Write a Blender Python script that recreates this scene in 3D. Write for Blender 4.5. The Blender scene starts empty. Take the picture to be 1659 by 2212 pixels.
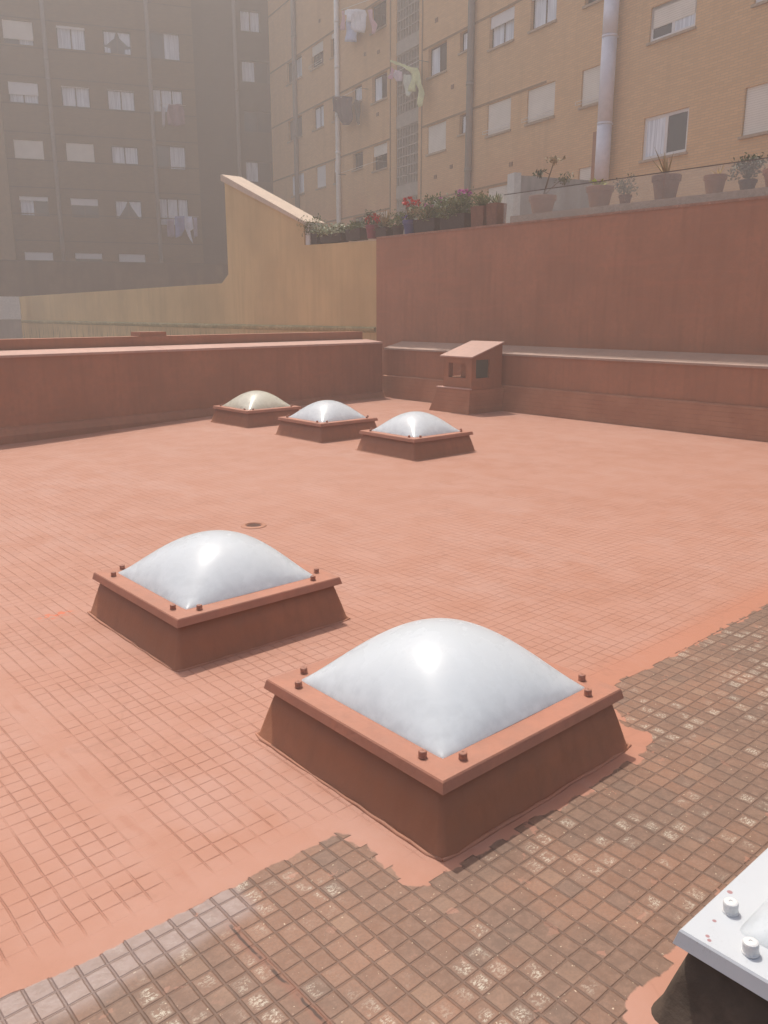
import bpy, bmesh, math, random
import numpy as np
from mathutils import Vector, Matrix
R = math.radians
SC = bpy.context.scene
COL = SC.collection
random.seed(7)

# ------------------------------------------------------------------ camera
PITCH = 0.238
cam = bpy.data.objects.new("camera", bpy.data.cameras.new("camera"))
COL.objects.link(cam)
cam.location = (0, 0, 1.6)
cam.rotation_euler = (math.pi/2 - PITCH, 0, 0)
cam.data.sensor_fit = 'HORIZONTAL'; cam.data.sensor_width = 36; cam.data.lens = 38.49
cam.data.clip_start = 0.05; cam.data.clip_end = 1000
SC.camera = cam
# ------------------------------------------------------------------ light
SUN_AZ, SUN_EL = -20, 64
w = bpy.data.worlds.new("World"); SC.world = w; w.use_nodes = True
nt = w.node_tree
sky = nt.nodes.new('ShaderNodeTexSky'); sky.sky_type = 'NISHITA'; sky.sun_disc = False
sky.sun_elevation = R(SUN_EL); sky.sun_rotation = R(SUN_AZ); sky.dust_density = 4.0; sky.ozone_density = 0.8
bg = nt.nodes['Background']; bg.inputs[1].default_value = 0.15
nt.links.new(sky.outputs[0], bg.inputs[0])
sun = bpy.data.objects.new("sun", bpy.data.lights.new("sun", 'SUN'))
COL.objects.link(sun)
sun.data.energy = 3.6; sun.data.angle = R(0.5); sun.data.color = (1, 0.955, 0.88)
S = Vector((math.sin(R(SUN_AZ))*math.cos(R(SUN_EL)), math.cos(R(SUN_AZ))*math.cos(R(SUN_EL)), math.sin(R(SUN_EL))))
sun.rotation_euler = S.to_track_quat('Z', 'Y').to_euler(); sun.location = S*60
SC.view_settings.view_transform = 'Standard'; SC.view_settings.look = 'None'
SC.view_settings.exposure = 0.07; SC.view_settings.gamma = 1
SC.render.engine = 'CYCLES'
SC.cycles.volume_bounces = 1

# ------------------------------------------------------------------ surveying helper: pixel of the 1659 px wide survey print -> point on a vertical plane
CPOS = Vector((0, 0, 1.6)); FPX = 1773.7
FW = Vector((0, math.cos(PITCH), -math.sin(PITCH))); UP = Vector((0, math.sin(PITCH), math.cos(PITCH)))
def at(x, y, P, az):
    d = FW + Vector((1, 0, 0))*((x-829.5)/FPX) - UP*((y-1106)/FPX)
    dr = Vector((math.sin(R(az)), math.cos(R(az)), 0)); n = Vector((dr.y, -dr.x, 0))
    P = Vector((P[0], P[1], 0))
    t = (P-CPOS).dot(n)/d.dot(n)
    X = CPOS + d*t
    return (X-P).dot(dr), X.z

# ------------------------------------------------------------------ node helpers
class NB:
    def __init__(s, name, rough=0.8, spec=0.3):
        s.m = bpy.data.materials.new(name); s.m.use_nodes = True
        s.t = s.m.node_tree; s.b = s.t.nodes['Principled BSDF']
        s.b.inputs['Roughness'].default_value = rough
        s.b.inputs['Specular IOR Level'].default_value = spec
    def n(s, ty, **kw):
        nd = s.t.nodes.new(ty)
        for k, v in kw.items(): setattr(nd, k, v)
        return nd
    def put(s, sock, v):
        if isinstance(v, bpy.types.NodeSocket): s.t.links.new(v, sock)
        else:
            if hasattr(sock, 'default_value') and not isinstance(v, (int, float)) and len(v) == 3 and sock.type == 'RGBA': v = (*v, 1)
            sock.default_value = v
    def math(s, op, a, b=0.0, c=None, clamp=False):
        nd = s.n('ShaderNodeMath', operation=op, use_clamp=clamp)
        s.put(nd.inputs[0], a); s.put(nd.inputs[1], b)
        if c is not None: s.put(nd.inputs[2], c)
        return nd.outputs[0]
    def mix(s, f, a, b, bt='MIX'):
        nd = s.n('ShaderNodeMix', data_type='RGBA', blend_type=bt)
        s.put(nd.inputs[0], f); s.put(nd.inputs[6], a); s.put(nd.inputs[7], b)
        return nd.outputs[2]
    def ramp(s, v, a, b, o0=0.0, o1=1.0, smooth=True):
        nd = s.n('ShaderNodeMapRange', interpolation_type='SMOOTHSTEP' if smooth else 'LINEAR')
        s.put(nd.inputs[0], v); s.put(nd.inputs[1], a); s.put(nd.inputs[2], b); s.put(nd.inputs[3], o0); s.put(nd.inputs[4], o1)
        return nd.outputs[0]
    def co(s, kind='Object'):
        return s.n('ShaderNodeTexCoord').outputs[kind]
    def scale(s, v, sc):
        nd = s.n('ShaderNodeMapping'); s.put(nd.inputs[0], v); nd.inputs[3].default_value = sc
        return nd.outputs[0]
    def noise(s, v, sc, det=3, rough=0.55, out=0):
        nd = s.n('ShaderNodeTexNoise'); s.put(nd.inputs['Vector'], v)
        nd.inputs['Scale'].default_value = sc; nd.inputs['Detail'].default_value = det; nd.inputs['Roughness'].default_value = rough
        return nd.outputs[out]
    def xyz(s, v):
        nd = s.n('ShaderNodeSeparateXYZ'); s.put(nd.inputs[0], v); return nd.outputs
    def comb(s, x, y, z=0.0):
        nd = s.n('ShaderNodeCombineXYZ'); s.put(nd.inputs[0], x); s.put(nd.inputs[1], y); s.put(nd.inputs[2], z); return nd.outputs[0]
    def bump(s, h, dist, st=1.0, nrm=None):
        nd = s.n('ShaderNodeBump'); s.put(nd.inputs['Height'], h); nd.inputs['Distance'].default_value = dist; s.put(nd.inputs['Strength'], st)
        if nrm is not None: s.put(nd.inputs['Normal'], nrm)
        return nd.outputs[0]
    def fin(s, col=None, rough=None, nrm=None):
        if col is not None: s.put(s.b.inputs['Base Color'], col)
        if rough is not None: s.put(s.b.inputs['Roughness'], rough)
        if nrm is not None: s.put(s.b.inputs['Normal'], nrm)
        return s.m
def gl(c, k): return tuple(min(1, x*k) for x in c)

def plain(name, c, rough=0.7, var=0.12, sc=6, bump=0.0, spec=0.3, streak=False, c2=None, metal=0):
    b = NB(name, rough, spec); co = b.co()
    n1 = b.noise(co, sc, 5); n2 = b.noise(b.scale(co, (1, 1, 0.12)), sc*1.5, 4) if streak else b.noise(co, sc*5, 3)
    f = b.ramp(n1, 0.3, 0.7); f2 = b.ramp(n2, 0.35, 0.7)
    cc = b.mix(f, gl(c, 1-var), gl(c, 1+var))
    cc = b.mix(f2, cc, c2 if c2 else gl(c, 1-var*1.3))
    if not c2: pass
    nrm = b.bump(b.noise(co, 90, 3), 0.004, bump) if bump else None
    b.b.inputs['Metallic'].default_value = metal
    return b.fin(cc, None, nrm)

RED = (0.335, 0.140, 0.074)
WRED = (0.370, 0.158, 0.086)
LRED = (0.42, 0.190, 0.115)
def paint_mat(name, c, band=None, slope=False):
    b = NB(name, 0.62, 0.35); co = b.co()
    n1 = b.ramp(b.noise(co, 1.3, 6), 0.3, 0.7); n2 = b.ramp(b.noise(co, 14, 5), 0.35, 0.75)
    st = b.ramp(b.noise(b.scale(co, (9, 9, 0.7)), 1.2, 4), 0.45, 0.75)
    cc = b.mix(n1, gl(c, .90), gl(c, 1.10))
    cc = b.mix(b.math('MULTIPLY', n2, .6), cc, gl((c[0], c[1]*1.10, c[2]*1.18), .86))
    cc = b.mix(b.math('MULTIPLY', st, .45), cc, gl(c, .76))
    cc = b.mix(b.math('MULTIPLY', b.ramp(b.noise(b.scale(co, (.5, .5, 5)), 1.6, 5, .6), .56, .66), .30), cc, gl((c[0], c[1]*.9, c[2]*.9), 1.15))
    h = b.noise(co, 60, 4)
    nrm = b.bump(h, 0.003, .6)
    nrm = b.bump(b.noise(co, 5, 3), 0.012, .5, nrm)
    return b.fin(cc, None, nrm)
M = {}
M['red'] = paint_mat('red_paint', RED)
M['redw'] = paint_mat('red_masonry_paint', WRED)
M['redc'] = paint_mat('red_paint_coping', LRED)
M['cop'] = paint_mat('pale_coping', (0.52, 0.315, 0.245))  # paler and pinker than the wall paint
M['ledge'] = paint_mat('half_shaded_ledge', (0.40, 0.265, 0.20))  # the part shadow lying on the ledge is mixed into this colour
M['frame'] = paint_mat('red_paint_metal', (0.42, 0.185, 0.118))

def tiled_skirt():
    b = NB('painted_tile_skirt', .65, .3); co = b.co(); x, y, z = b.xyz(co)
    g = b.math('ABSOLUTE', b.math('SUBTRACT', b.math('FRACT', b.math('DIVIDE', z, .0633)), .5))
    l = b.ramp(g, .40, .49)
    g2 = b.math('ABSOLUTE', b.math('SUBTRACT', b.math('FRACT', b.math('DIVIDE', x, .19)), .5))
    l2 = b.math('MULTIPLY', b.ramp(g2, .46, .495), .4)
    l = b.math('MAXIMUM', l, l2)
    br = b.ramp(b.noise(co, 7, 3), .35, .6, .2, 1.0)
    l = b.math('MULTIPLY', l, br)
    n = b.ramp(b.noise(co, 3, 5), .3, .7)
    cc = b.mix(n, gl(RED, 1.02), gl((RED[0], RED[1]*1.1, RED[2]*1.15), 1.2))
    cc = b.mix(b.math('MULTIPLY', l, .35), cc, gl(RED, .6))
    return b.fin(cc, None, b.bump(b.math('SUBTRACT', 1.0, l), .004, .8))
M['skirt'] = tiled_skirt()

# ------------------------------------------------------------------ roof floor
TH = R(41.44)                       # roof grid: local x = u, local y = v
def floor_mat():
    b = NB('roof_tiles_painted', .6, .35)
    co = b.co(); u, v, _ = b.xyz(co)
    at1 = b.n('ShaderNodeAttribute', attribute_name='sd').outputs['Fac']
    P = .0633
    wob = b.math('MULTIPLY', b.math('SUBTRACT', b.noise(co, 9, 3), .5), .006)
    uu = b.math('DIVIDE', b.math('ADD', u, wob), P); vv = b.math('DIVIDE', b.math('ADD', v, wob), P)
    def groove(q): return b.math('MULTIPLY', b.math('SUBTRACT', .5, b.math('ABSOLUTE', b.math('SUBTRACT', b.math('FRACT', q), .5))), P)   # metres to the groove
    gu, gv = groove(uu), groove(vv)
    # every third groove is a tile joint, a little wider
    def third(q): return b.math('MULTIPLY', b.math('SUBTRACT', .5, b.math('ABSOLUTE', b.math('SUBTRACT', b.math('FRACT', b.math('DIVIDE', q, 3.0)), .5))), P*3)
    tu, tv = third(uu), third(vv)
    nb = b.noise(co, 5.5, 4)
    nb2 = b.noise(co, 26, 3)
    # painted: thin grooves that the paint has partly filled
    pu = b.ramp(gu, .0012, .0046, 1, 0); pv = b.ramp(gv, .0010, .0040, 1, 0)
    fu = b.ramp(nb, .34, .52, .25, 1); fv = b.math('MULTIPLY', b.ramp(b.noise(b.scale(co, (1, 1, 1)), 3.1, 4), .38, .60, .35, 1.0), b.ramp(nb2, .3, .5, .5, 1))
    pg = b.math('MAXIMUM', b.math('MULTIPLY', pu, fu), b.math('MULTIPLY', pv, fv))
    smooth_edge = b.ramp(at1, .05, .17)                     # thick paint along the cut line fills the grooves
    # joints with thick filler
    joint = b.math('ABSOLUTE', b.math('SUBTRACT', b.math('ADD', u, b.math('MULTIPLY', b.math('SUBTRACT', b.noise(co, 6, 3), .5), .05)), .935))
    jm = b.ramp(joint, .006, .022, 1, 0)
    jwide = b.ramp(joint, .03, .085, 1, 0)
    pg = b.math('MULTIPLY', b.math('MULTIPLY', pg, smooth_edge), b.math('SUBTRACT', 1.0, b.math('MULTIPLY', jwide, .85)))
    # bare: wider grooves
    bu = b.ramp(gu, .0018, .0060, 1, 0); bv = b.ramp(gv, .0014, .0050, 1, 0)
    bgr = b.math('MAXIMUM', bu, b.math('MULTIPLY', bv, .85))
    # paint colour
    n1 = b.ramp(b.noise(co, .55, 4), .3, .7); n2 = b.ramp(b.noise(co, 3.3, 6), .3, .72); n3 = b.ramp(b.noise(co, 40, 4), .3, .7)
    pc = b.mix(n1, (0.435, 0.215, 0.146), (0.405, 0.188, 0.120))
    pc = b.mix(b.math('MULTIPLY', n2, .6), pc, (0.470, 0.260, 0.195))
    pc = b.mix(b.math('MULTIPLY', n3, .22), pc, (0.44, 0.205, 0.135))
    ul = b.ramp(u, -1.2, .9, 1, 0)
    pc = b.mix(b.math('MULTIPLY', ul, .35), pc, (0.420, 0.208, 0.146))
    eo = b.math('MULTIPLY', b.math('SUBTRACT', 1.0, b.ramp(at1, .10, .24)), b.ramp(u, 1.6, 3.2))
    pc = b.mix(b.math('MULTIPLY', eo, .65), pc, (0.44, 0.175, 0.100))
    pc = b.mix(b.math('MULTIPLY', pg, .36), pc, (0.30, 0.105, 0.060))
    pc = b.mix(b.math('MULTIPLY', b.math('MULTIPLY', jm, b.ramp(nb, .45, .62)), .35), pc, (0.36, 0.14, 0.08))
    cont = b.ramp(b.math('ABSOLUTE', b.math('SUBTRACT', b.noise(co, .8, 5, .6), .52)), .0, .012, 1, 0)
    pc = b.mix(b.math('MULTIPLY', cont, .16), pc, (0.27, 0.12, 0.075))
    pat = b.ramp(b.noise(b.scale(co, (1, .45, 1)), 1.6, 6, .65), .54, .62)
    pc = b.mix(b.math('MULTIPLY', pat, .28), pc, (0.47, 0.275, 0.215))
    scr = b.math('MULTIPLY', b.math('MULTIPLY', b.ramp(b.math('ABSOLUTE', b.math('SUBTRACT', u, 1.45)), .05, .12, 1, 0), b.ramp(b.math('ABSOLUTE', b.math('SUBTRACT', v, 4.34)), .03, .06, 1, 0)), b.ramp(b.noise(co, 30, 4), .48, .56))
    pc = b.mix(scr, pc, (0.56, 0.15, 0.07))
    # bare tile colour: each small square has its own tone
    cell = b.comb(b.math('FLOOR', b.math('ADD', uu, 0.0)), b.math('FLOOR', vv))
    wn = b.n('ShaderNodeTexWhiteNoise', noise_dimensions='2D'); b.put(wn.inputs['Vector'], cell)
    rv = wn.outputs['Value']; r3 = b.xyz(wn.outputs['Color'])
    tc = b.mix(b.ramp(rv, .0, 1.0, smooth=False), (0.230, 0.120, 0.074), (0.305, 0.160, 0.100))
    tc = b.mix(b.ramp(r3[1], .80, .92), tc, (0.200, 0.122, 0.085))
    tc = b.mix(b.ramp(r3[2], .86, .93), tc, (0.310, 0.180, 0.115))
    t1 = b.ramp(b.noise(co, 2.2, 5), .38, .60)
    tc = b.mix(b.math('MULTIPLY', t1, .7), tc, (0.165, 0.105, 0.074))
    t2 = b.ramp(b.noise(co, 34, 6, .7), .38, .70)
    tc = b.mix(b.math('MULTIPLY', t2, .5), tc, (0.320, 0.195, 0.135))
    tc = b.mix(b.math('MULTIPLY', b.ramp(b.noise(co, 130, 3), .35, .7), .3), tc, (0.150, 0.100, 0.075))
    # worn glaze: flaky pale marks on some squares
    area = b.ramp(b.noise(co, 1.7, 3), .46, .56)
    pick = b.math('MULTIPLY', b.math('GREATER_THAN', r3[0], .52), area)
    sp = b.ramp(b.noise(b.scale(co, (1.0, 1.7, 1)), 95, 8, .8), .49, .53)
    sp = b.math('MULTIPLY', sp, b.ramp(b.noise(co, 24, 4, .7), .40, .50))
    ctr = b.math('MULTIPLY', b.ramp(gu, .007, .018), b.ramp(gv, .006, .016))
    spk = b.math('MULTIPLY', b.math('MULTIPLY', sp, pick), b.math('MULTIPLY', b.math('MULTIPLY', ctr, b.ramp(b.noise(co, 11, 2), .36, .56)), .72))
    tc = b.mix(spk, tc, (0.64, 0.58, 0.46))
    dots = b.math('MULTIPLY', b.ramp(b.noise(co, 75, 2), .70, .73), .9)
    tc = b.mix(dots, tc, (0.60, 0.48, 0.34))
    tc = b.mix(b.math('MULTIPLY', bgr, b.ramp(nb2, .25, .5, .32, .62)), tc, (0.135, 0.083, 0.060))
    # reddish filler in the joint and a dark crack
    tc = b.mix(b.math('MULTIPLY', jm, b.ramp(b.noise(co, 8, 3), .35, .5, .4, .9)), tc, (0.24, 0.115, 0.075))
    crk = b.math('MULTIPLY', b.ramp(joint, .002, .006, 1, 0), b.ramp(b.noise(co, 12, 3), .42, .52))
    tc = b.mix(b.math('MULTIPLY', crk, .85), tc, (0.05, 0.03, 0.022))
    # primer: the glassy grey band below the painted edge
    pn = b.math('ADD', at1, b.math('MULTIPLY', b.math('SUBTRACT', b.noise(co, 11, 4), .5), .06))
    prim = b.math('MULTIPLY', b.ramp(pn, -.16, -.09), b.ramp(u, 1.00, 1.05, 1, 0))
    primc = b.mix(b.math('MULTIPLY', b.ramp(nb2, .35, .65), .6), (0.330, 0.245, 0.215), (0.265, 0.185, 0.150))
    primc = b.mix(b.math('MULTIPLY', bgr, .6), primc, (0.16, 0.10, 0.08))
    tc = b.mix(b.math('MULTIPLY', prim, .85), tc, primc)
    # painted mask with a ragged brush edge
    e = b.math('ADD', at1, b.math('MULTIPLY', b.math('SUBTRACT', b.noise(co, 22, 5), .5), .028))
    e = b.math('ADD', e, b.math('MULTIPLY', b.math('SUBTRACT', b.noise(co, 6.5, 3), .5), b.ramp(u, 1.2, 1.5, .02, .07)))
    e = b.math('ADD', e, b.math('MULTIPLY', b.math('SUBTRACT', rv, .5), b.ramp(u, 1.2, 1.5, .006, .035)))
    mk = b.ramp(e, -.003, .004)
    stray = b.math('MULTIPLY', b.ramp(b.noise(co, 13, 4), .655, .675), b.ramp(at1, -.45, -.05))
    mk = b.math('MAXIMUM', mk, b.math('MULTIPLY', stray, .55))
    col = b.mix(mk, tc, pc)
    hp = b.math('ADD', b.math('MULTIPLY', pg, -1.0), b.math('ADD', b.math('MULTIPLY', b.noise(co, 45, 4), .35), b.math('MULTIPLY', b.math('MULTIPLY', jwide, b.noise(co, 18, 3)), 1.0)))
    hb = b.math('ADD', b.math('MULTIPLY', bgr, -1.0), b.math('ADD', b.math('MULTIPLY', b.noise(co, 80, 5), .45), b.math('MULTIPLY', rv, .25)))
    hh = b.math('ADD', b.math('MULTIPLY', hp, mk), b.math('MULTIPLY', hb, b.math('SUBTRACT', 1.0, mk)))
    hh = b.math('ADD', hh, b.math('MULTIPLY', mk, .35))
    nrm = b.bump(hh, .0032, .9)
    nrm = b.bump(b.noise(co, 2.4, 3), .03, .35, nrm)
    ro = b.mix(mk, b.mix(prim, (.62, .62, .62), (.38, .38, .38)), (.66, .66, .66))
    rr = b.n('ShaderNodeRGBToBW'); b.put(rr.inputs[0], ro)
    return b.fin(col, rr.outputs[0], nrm)
M['floor'] = floor_mat()
BPOLY = [(-30, 1.82), (.395, 1.838), (.60, 1.815), (.94, 1.812), (1.395, 1.81), (1.432, 1.75), (1.432, 1.69), (1.40, 1.57), (1.395, 1.506), (1.45, 1.45), (1.53, 1.452), (1.85, 1.447), (2.28, 1.424), (2.55, 1.425), (2.63, 1.45), (2.70, 1.495), (2.71, 1.60), (2.80, 1.74), (2.99, 1.845), (3.22, 1.838), (3.6, 1.832), (4.5, 1.845), (40, 1.85)]
A6 = [(1.485, -.34), (1.485, .80), (1.50, .845), (1.62, .858), (1.78, .846), (1.83, .825), (2.7, .82), (2.7, -.34)]
def sdf(u, v, poly, closed):
    pts = poly + ([poly[0]] if closed else [])
    d = 9
    for (x0, y0), (x1, y1) in zip(pts, pts[1:]):
        dx, dy = x1-x0, y1-y0
        t = max(0, min(1, ((u-x0)*dx+(v-y0)*dy)/(dx*dx+dy*dy)))
        d = min(d, math.hypot(u-x0-t*dx, v-y0-t*dy))
    inside = False
    pp = poly if closed else poly + [(40, 90), (-30, 90)]
    for (x0, y0), (x1, y1) in zip(pp, pp[1:]+pp[:1]):
        if (y0 > v) != (y1 > v) and u < x0+(v-y0)/(y1-y0)*(x1-x0): inside = not inside
    return d if inside else -d
def make_floor():
    us = [-16, -12, -8, -6, -5, -4, -3, -2.5, -2, -1.6, -1.2] + [round(-.8+.025*i, 4) for i in range(232)] + [5.2, 6, 7, 8, 9.5, 11, 13, 15, 17, 20, 24]
    vs = [-9, -6, -4, -2.5, -1.5] + [round(-.8+.025*i, 4) for i in range(121)] + [2.6, 3, 3.5, 4, 5, 6, 7, 8, 9, 10, 11, 12, 13, 14, 16, 18]
    c, s = math.cos(TH), math.sin(TH)
    me = bpy.data.meshes.new('roof_floor'); V = []; F = []; sd = []
    for v in vs:
        for u in us:
            x, y = u*c - v*s, u*s + v*c
            k = max(0, min(1, (-x-2.2)/3.0)) * max(0, min(1, (y-7.5)/3))
            V.append((u, v, -.11*k*k*(3-2*k)))
            if -1.3 < u < 5.3 and -1 < v < 2.5:
                a = sdf(u, v, BPOLY, False); b6 = sdf(u, v, A6, True); sd.append(max(a, b6))
            else: sd.append(max(-3, min(3, v-1.82)))
    nu = len(us)
    for j in range(len(vs)-1):
        for i in range(nu-1):
            a = j*nu+i; F.append((a, a+1, a+nu+1, a+nu))
    me.from_pydata(V, [], F); me.update()
    at_ = me.attributes.new('sd', 'FLOAT', 'POINT'); at_.data.foreach_set('value', sd)
    for p in me.polygons: p.use_smooth = True
    me.materials.append(M['floor'])
    o = bpy.data.objects.new('roof_floor', me); COL.objects.link(o); o.rotation_euler = (0, 0, TH); o['kind'] = 'structure'
    return o
make_floor()
def UV(u, v, z=0): c, s = math.cos(TH), math.sin(TH); return Vector((u*c-v*s, u*s+v*c, z))

# ------------------------------------------------------------------ mesh helpers
def link(name, bm, m, parent=None, smooth=False, bevel=0, seg=2):
    me = bpy.data.meshes.new(name); bm.normal_update(); bm.to_mesh(me); bm.free()
    for mm in (m if isinstance(m, list) else [m]): me.materials.append(mm)
    if smooth:
        for p in me.polygons: p.use_smooth = True
    o = bpy.data.objects.new(name, me); COL.objects.link(o)
    if parent: o.parent = parent
    if bevel:
        md = o.modifiers.new('b', 'BEVEL'); md.width = bevel; md.segments = seg; md.limit_method = 'ANGLE'; md.angle_limit = R(40)
    return o
def tag(o, label, cat, group=None, kind=None):
    if kind: o['kind'] = kind
    o['label'] = label; o['category'] = cat
    if group: o['group'] = group
    return o
def empty(name, loc=(0, 0, 0), rz=0):
    o = bpy.data.objects.new(name, None); COL.objects.link(o); o.location = loc; o.rotation_euler = (0, 0, rz); o.empty_display_size = .1; return o
def box(bm, x0, x1, y0, y1, z0, z1, mi=0):
    v = [bm.verts.new((x, y, z)) for z in (z0, z1) for y in (y0, y1) for x in (x0, x1)]
    for f in ((0, 2, 3, 1), (4, 5, 7, 6), (0, 1, 5, 4), (2, 6, 7, 3), (0, 4, 6, 2), (1, 3, 7, 5)):
        bm.faces.new([v[i] for i in f]).material_index = mi
def prism(bm, prof, x0, x1):      # (y,z) profile swept along x, counter-clockwise seen from +x
    a = [bm.verts.new((x0, y, z)) for y, z in prof]; b = [bm.verts.new((x1, y, z)) for y, z in prof]
    n = len(prof)
    bm.faces.new(a[::-1]); bm.faces.new(b)
    for i in range(n): bm.faces.new((a[i], a[(i+1) % n], b[(i+1) % n], b[i]))
    bmesh.ops.recalc_face_normals(bm, faces=bm.faces)
def xprism(bm, prof, y0, y1):     # (x,z) outline swept along y
    a = [bm.verts.new((x, y0, z)) for x, z in prof]; b = [bm.verts.new((x, y1, z)) for x, z in prof]
    n = len(prof)
    bm.faces.new(a); bm.faces.new(b[::-1])
    for i in range(n): bm.faces.new((a[i], b[i], b[(i+1) % n], a[(i+1) % n]))
    bmesh.ops.recalc_face_normals(bm, faces=bm.faces)
def tube(bm, pts, rad, seg=10, cap=True):
    pts = [Vector(p) for p in pts]; rad = rad if isinstance(rad, (list, tuple)) else [rad]*len(pts)
    rings = []
    for i, p in enumerate(pts):
        d = (pts[min(i+1, len(pts)-1)]-pts[max(i-1, 0)]).normalized()
        a = d.cross(Vector((0, 0, 1)) if abs(d.z) < .9 else Vector((1, 0, 0))).normalized(); b_ = d.cross(a)
        rings.append([bm.verts.new(p+(a*math.cos(2*math.pi*k/seg)+b_*math.sin(2*math.pi*k/seg))*rad[i]) for k in range(seg)])
    for r0, r1 in zip(rings, rings[1:]):
        for k in range(seg): bm.faces.new((r0[k], r0[(k+1) % seg], r1[(k+1) % seg], r1[k])).smooth = True
    if cap: bm.faces.new(rings[0][::-1]); bm.faces.new(rings[-1])
    return rings
def lathe(bm, prof, seg=24, c=(0, 0, 0)):
    rings = [[bm.verts.new((c[0]+r*math.cos(2*math.pi*k/seg), c[1]+r*math.sin(2*math.pi*k/seg), c[2]+z)) for k in range(seg)] for r, z in prof]
    for r0, r1 in zip(rings, rings[1:]):
        for k in range(seg): bm.faces.new((r0[k], r0[(k+1) % seg], r1[(k+1) % seg], r1[k]))
    bm.faces.new(rings[0][::-1]); bm.faces.new(rings[-1])

# ------------------------------------------------------------------ skylights
def dome_mat(name, c, dirt, dk):
    b = NB(name, .16, .5); co = b.co()
    n = b.ramp(b.noise(co, 7, 6, .65), .35, .75); n2 = b.ramp(b.noise(co, 55, 4), .4, .75); n3 = b.ramp(b.noise(co, 260, 2), .70, .76)
    x, y, z = b.xyz(co)
    low = b.ramp(z, .0, .17, 1, 0)                       # dirt mottling, plus weaker light on the low slopes put into the colour
    cc = b.mix(b.math('MULTIPLY', n, .25), c, dirt)
    cc = b.mix(b.math('MULTIPLY', b.math('MULTIPLY', b.ramp(b.noise(co, 16, 5), .35, .7), low), dk), cc, gl(dirt, .72))
    cc = b.mix(b.math('MULTIPLY', n3, .5), cc, gl(dirt, .6))
    b.put(b.b.inputs['Roughness'], b.ramp(n, 0, 1, .25, .35))
    b.b.inputs['Coat Weight'].default_value = .38; b.b.inputs['Coat Roughness'].default_value = .04
    b.b.inputs['Subsurface Weight'].default_value = .35; b.b.inputs['Subsurface Radius'].default_value = (.05, .05, .05); b.b.inputs['Subsurface Scale'].default_value = 1
    b.fin(cc, None, None)
    tl = b.n('ShaderNodeBsdfTranslucent'); b.put(tl.inputs[0], cc)
    mx = b.n('ShaderNodeMixShader'); mx.inputs[0].default_value = .5
    b.t.links.new(b.b.outputs[0], mx.inputs[1]); b.t.links.new(tl.outputs[0], mx.inputs[2]); b.t.links.new(mx.outputs[0], b.t.nodes['Material Output'].inputs[0])
    return b.m
M['dome'] = dome_mat('white_acrylic', (0.84, 0.87, 0.88), (0.74, 0.775, 0.80), .35)
M['domey'] = dome_mat('yellowed_acrylic', (0.82, 0.80, 0.70), (0.70, 0.68, 0.57), .5)
M['bounce'] = plain('white_bounce', (.80, .81, .82), .8, .03)
M['bolt'] = plain('red_painted_bolt', (0.40, 0.18, 0.12), .5, .15, 60)
M['wbolt'] = plain('white_plastic_bolt', (0.70, 0.69, 0.67), .4, .05, 60)
DOTS = [(-.268, .456, .007), (-.290, .446, .003), (-.316, .440, .006), (-.389, .433, .005), (-.446, .420, .005), (-.455, .411, .005), (-.477, .408, .006)]
def white_frame_mat():
    b = NB('white_frame_plastic', .35, .5); co = b.co()
    n = b.ramp(b.noise(co, 4, 6, .7), .48, .72); d = b.ramp(b.noise(co, 230, 2), .56, .66)
    cc = b.mix(b.math('MULTIPLY', b.math('MULTIPLY', n, d), .8), (0.54, 0.56, 0.575), (0.24, 0.23, 0.21))
    cc = b.mix(b.math('MULTIPLY', n, .25), cc, (0.50, 0.50, 0.49))
    for px, py, pr in DOTS:                              # drops of red paint on the frame
        vm = b.n('ShaderNodeVectorMath', operation='DISTANCE'); b.put(vm.inputs[0], co); vm.inputs[1].default_value = (px, py, .003)
        cc = b.mix(b.ramp(vm.outputs['Value'], pr*.8, pr*1.1, .85, 0), cc, (0.36, 0.16, 0.16))
    return b.fin(cc, None, None)
M['wframe'] = white_frame_mat()
M['curbdark'] = plain('bare_dark_curb', (0.085, 0.062, 0.045), .85, .2, 5, .5)
W, HR, LIP = .956, .234, .036
def dome_bm(seed):
    bm = bmesh.new(); rnd = random.Random(seed)
    n = 40; half = W/2-.093; vs = []
    for j in range(n+1):
        for i in range(n+1):
            a, b_ = -1+2*i/n, -1+2*j/n
            a = math.sin(a*math.pi/2)*.35+a*.65; b_ = math.sin(b_*math.pi/2)*.35+b_*.65
            z = .236*((1-a*a)*(1-b_*b_))**.7*.975
            vs.append(bm.verts.new((a*half, b_*half, z)))
    for j in range(n):
        for i in range(n):
            k = j*(n+1)+i; bm.faces.new((vs[k], vs[k+1], vs[k+n+2], vs[k+n+1])).smooth = True
    # thin skirt of the moulding below, so the edge has thickness
    edge = [vs[i] for i in range(n+1)] + [vs[(j+1)*(n+1)+n] for j in range(n)] + [vs[n*(n+1)+n-1-i] for i in range(n)] + [vs[(n-1-j)*(n+1)] for j in range(n-1)]
    low = [bm.verts.new((v.co.x*1.006, v.co.y*1.006, -.004)) for v in edge]
    for k in range(len(edge)): bm.faces.new((edge[k], low[k], low[(k+1) % len(edge)], edge[(k+1) % len(edge)]))
    return bm
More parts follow.
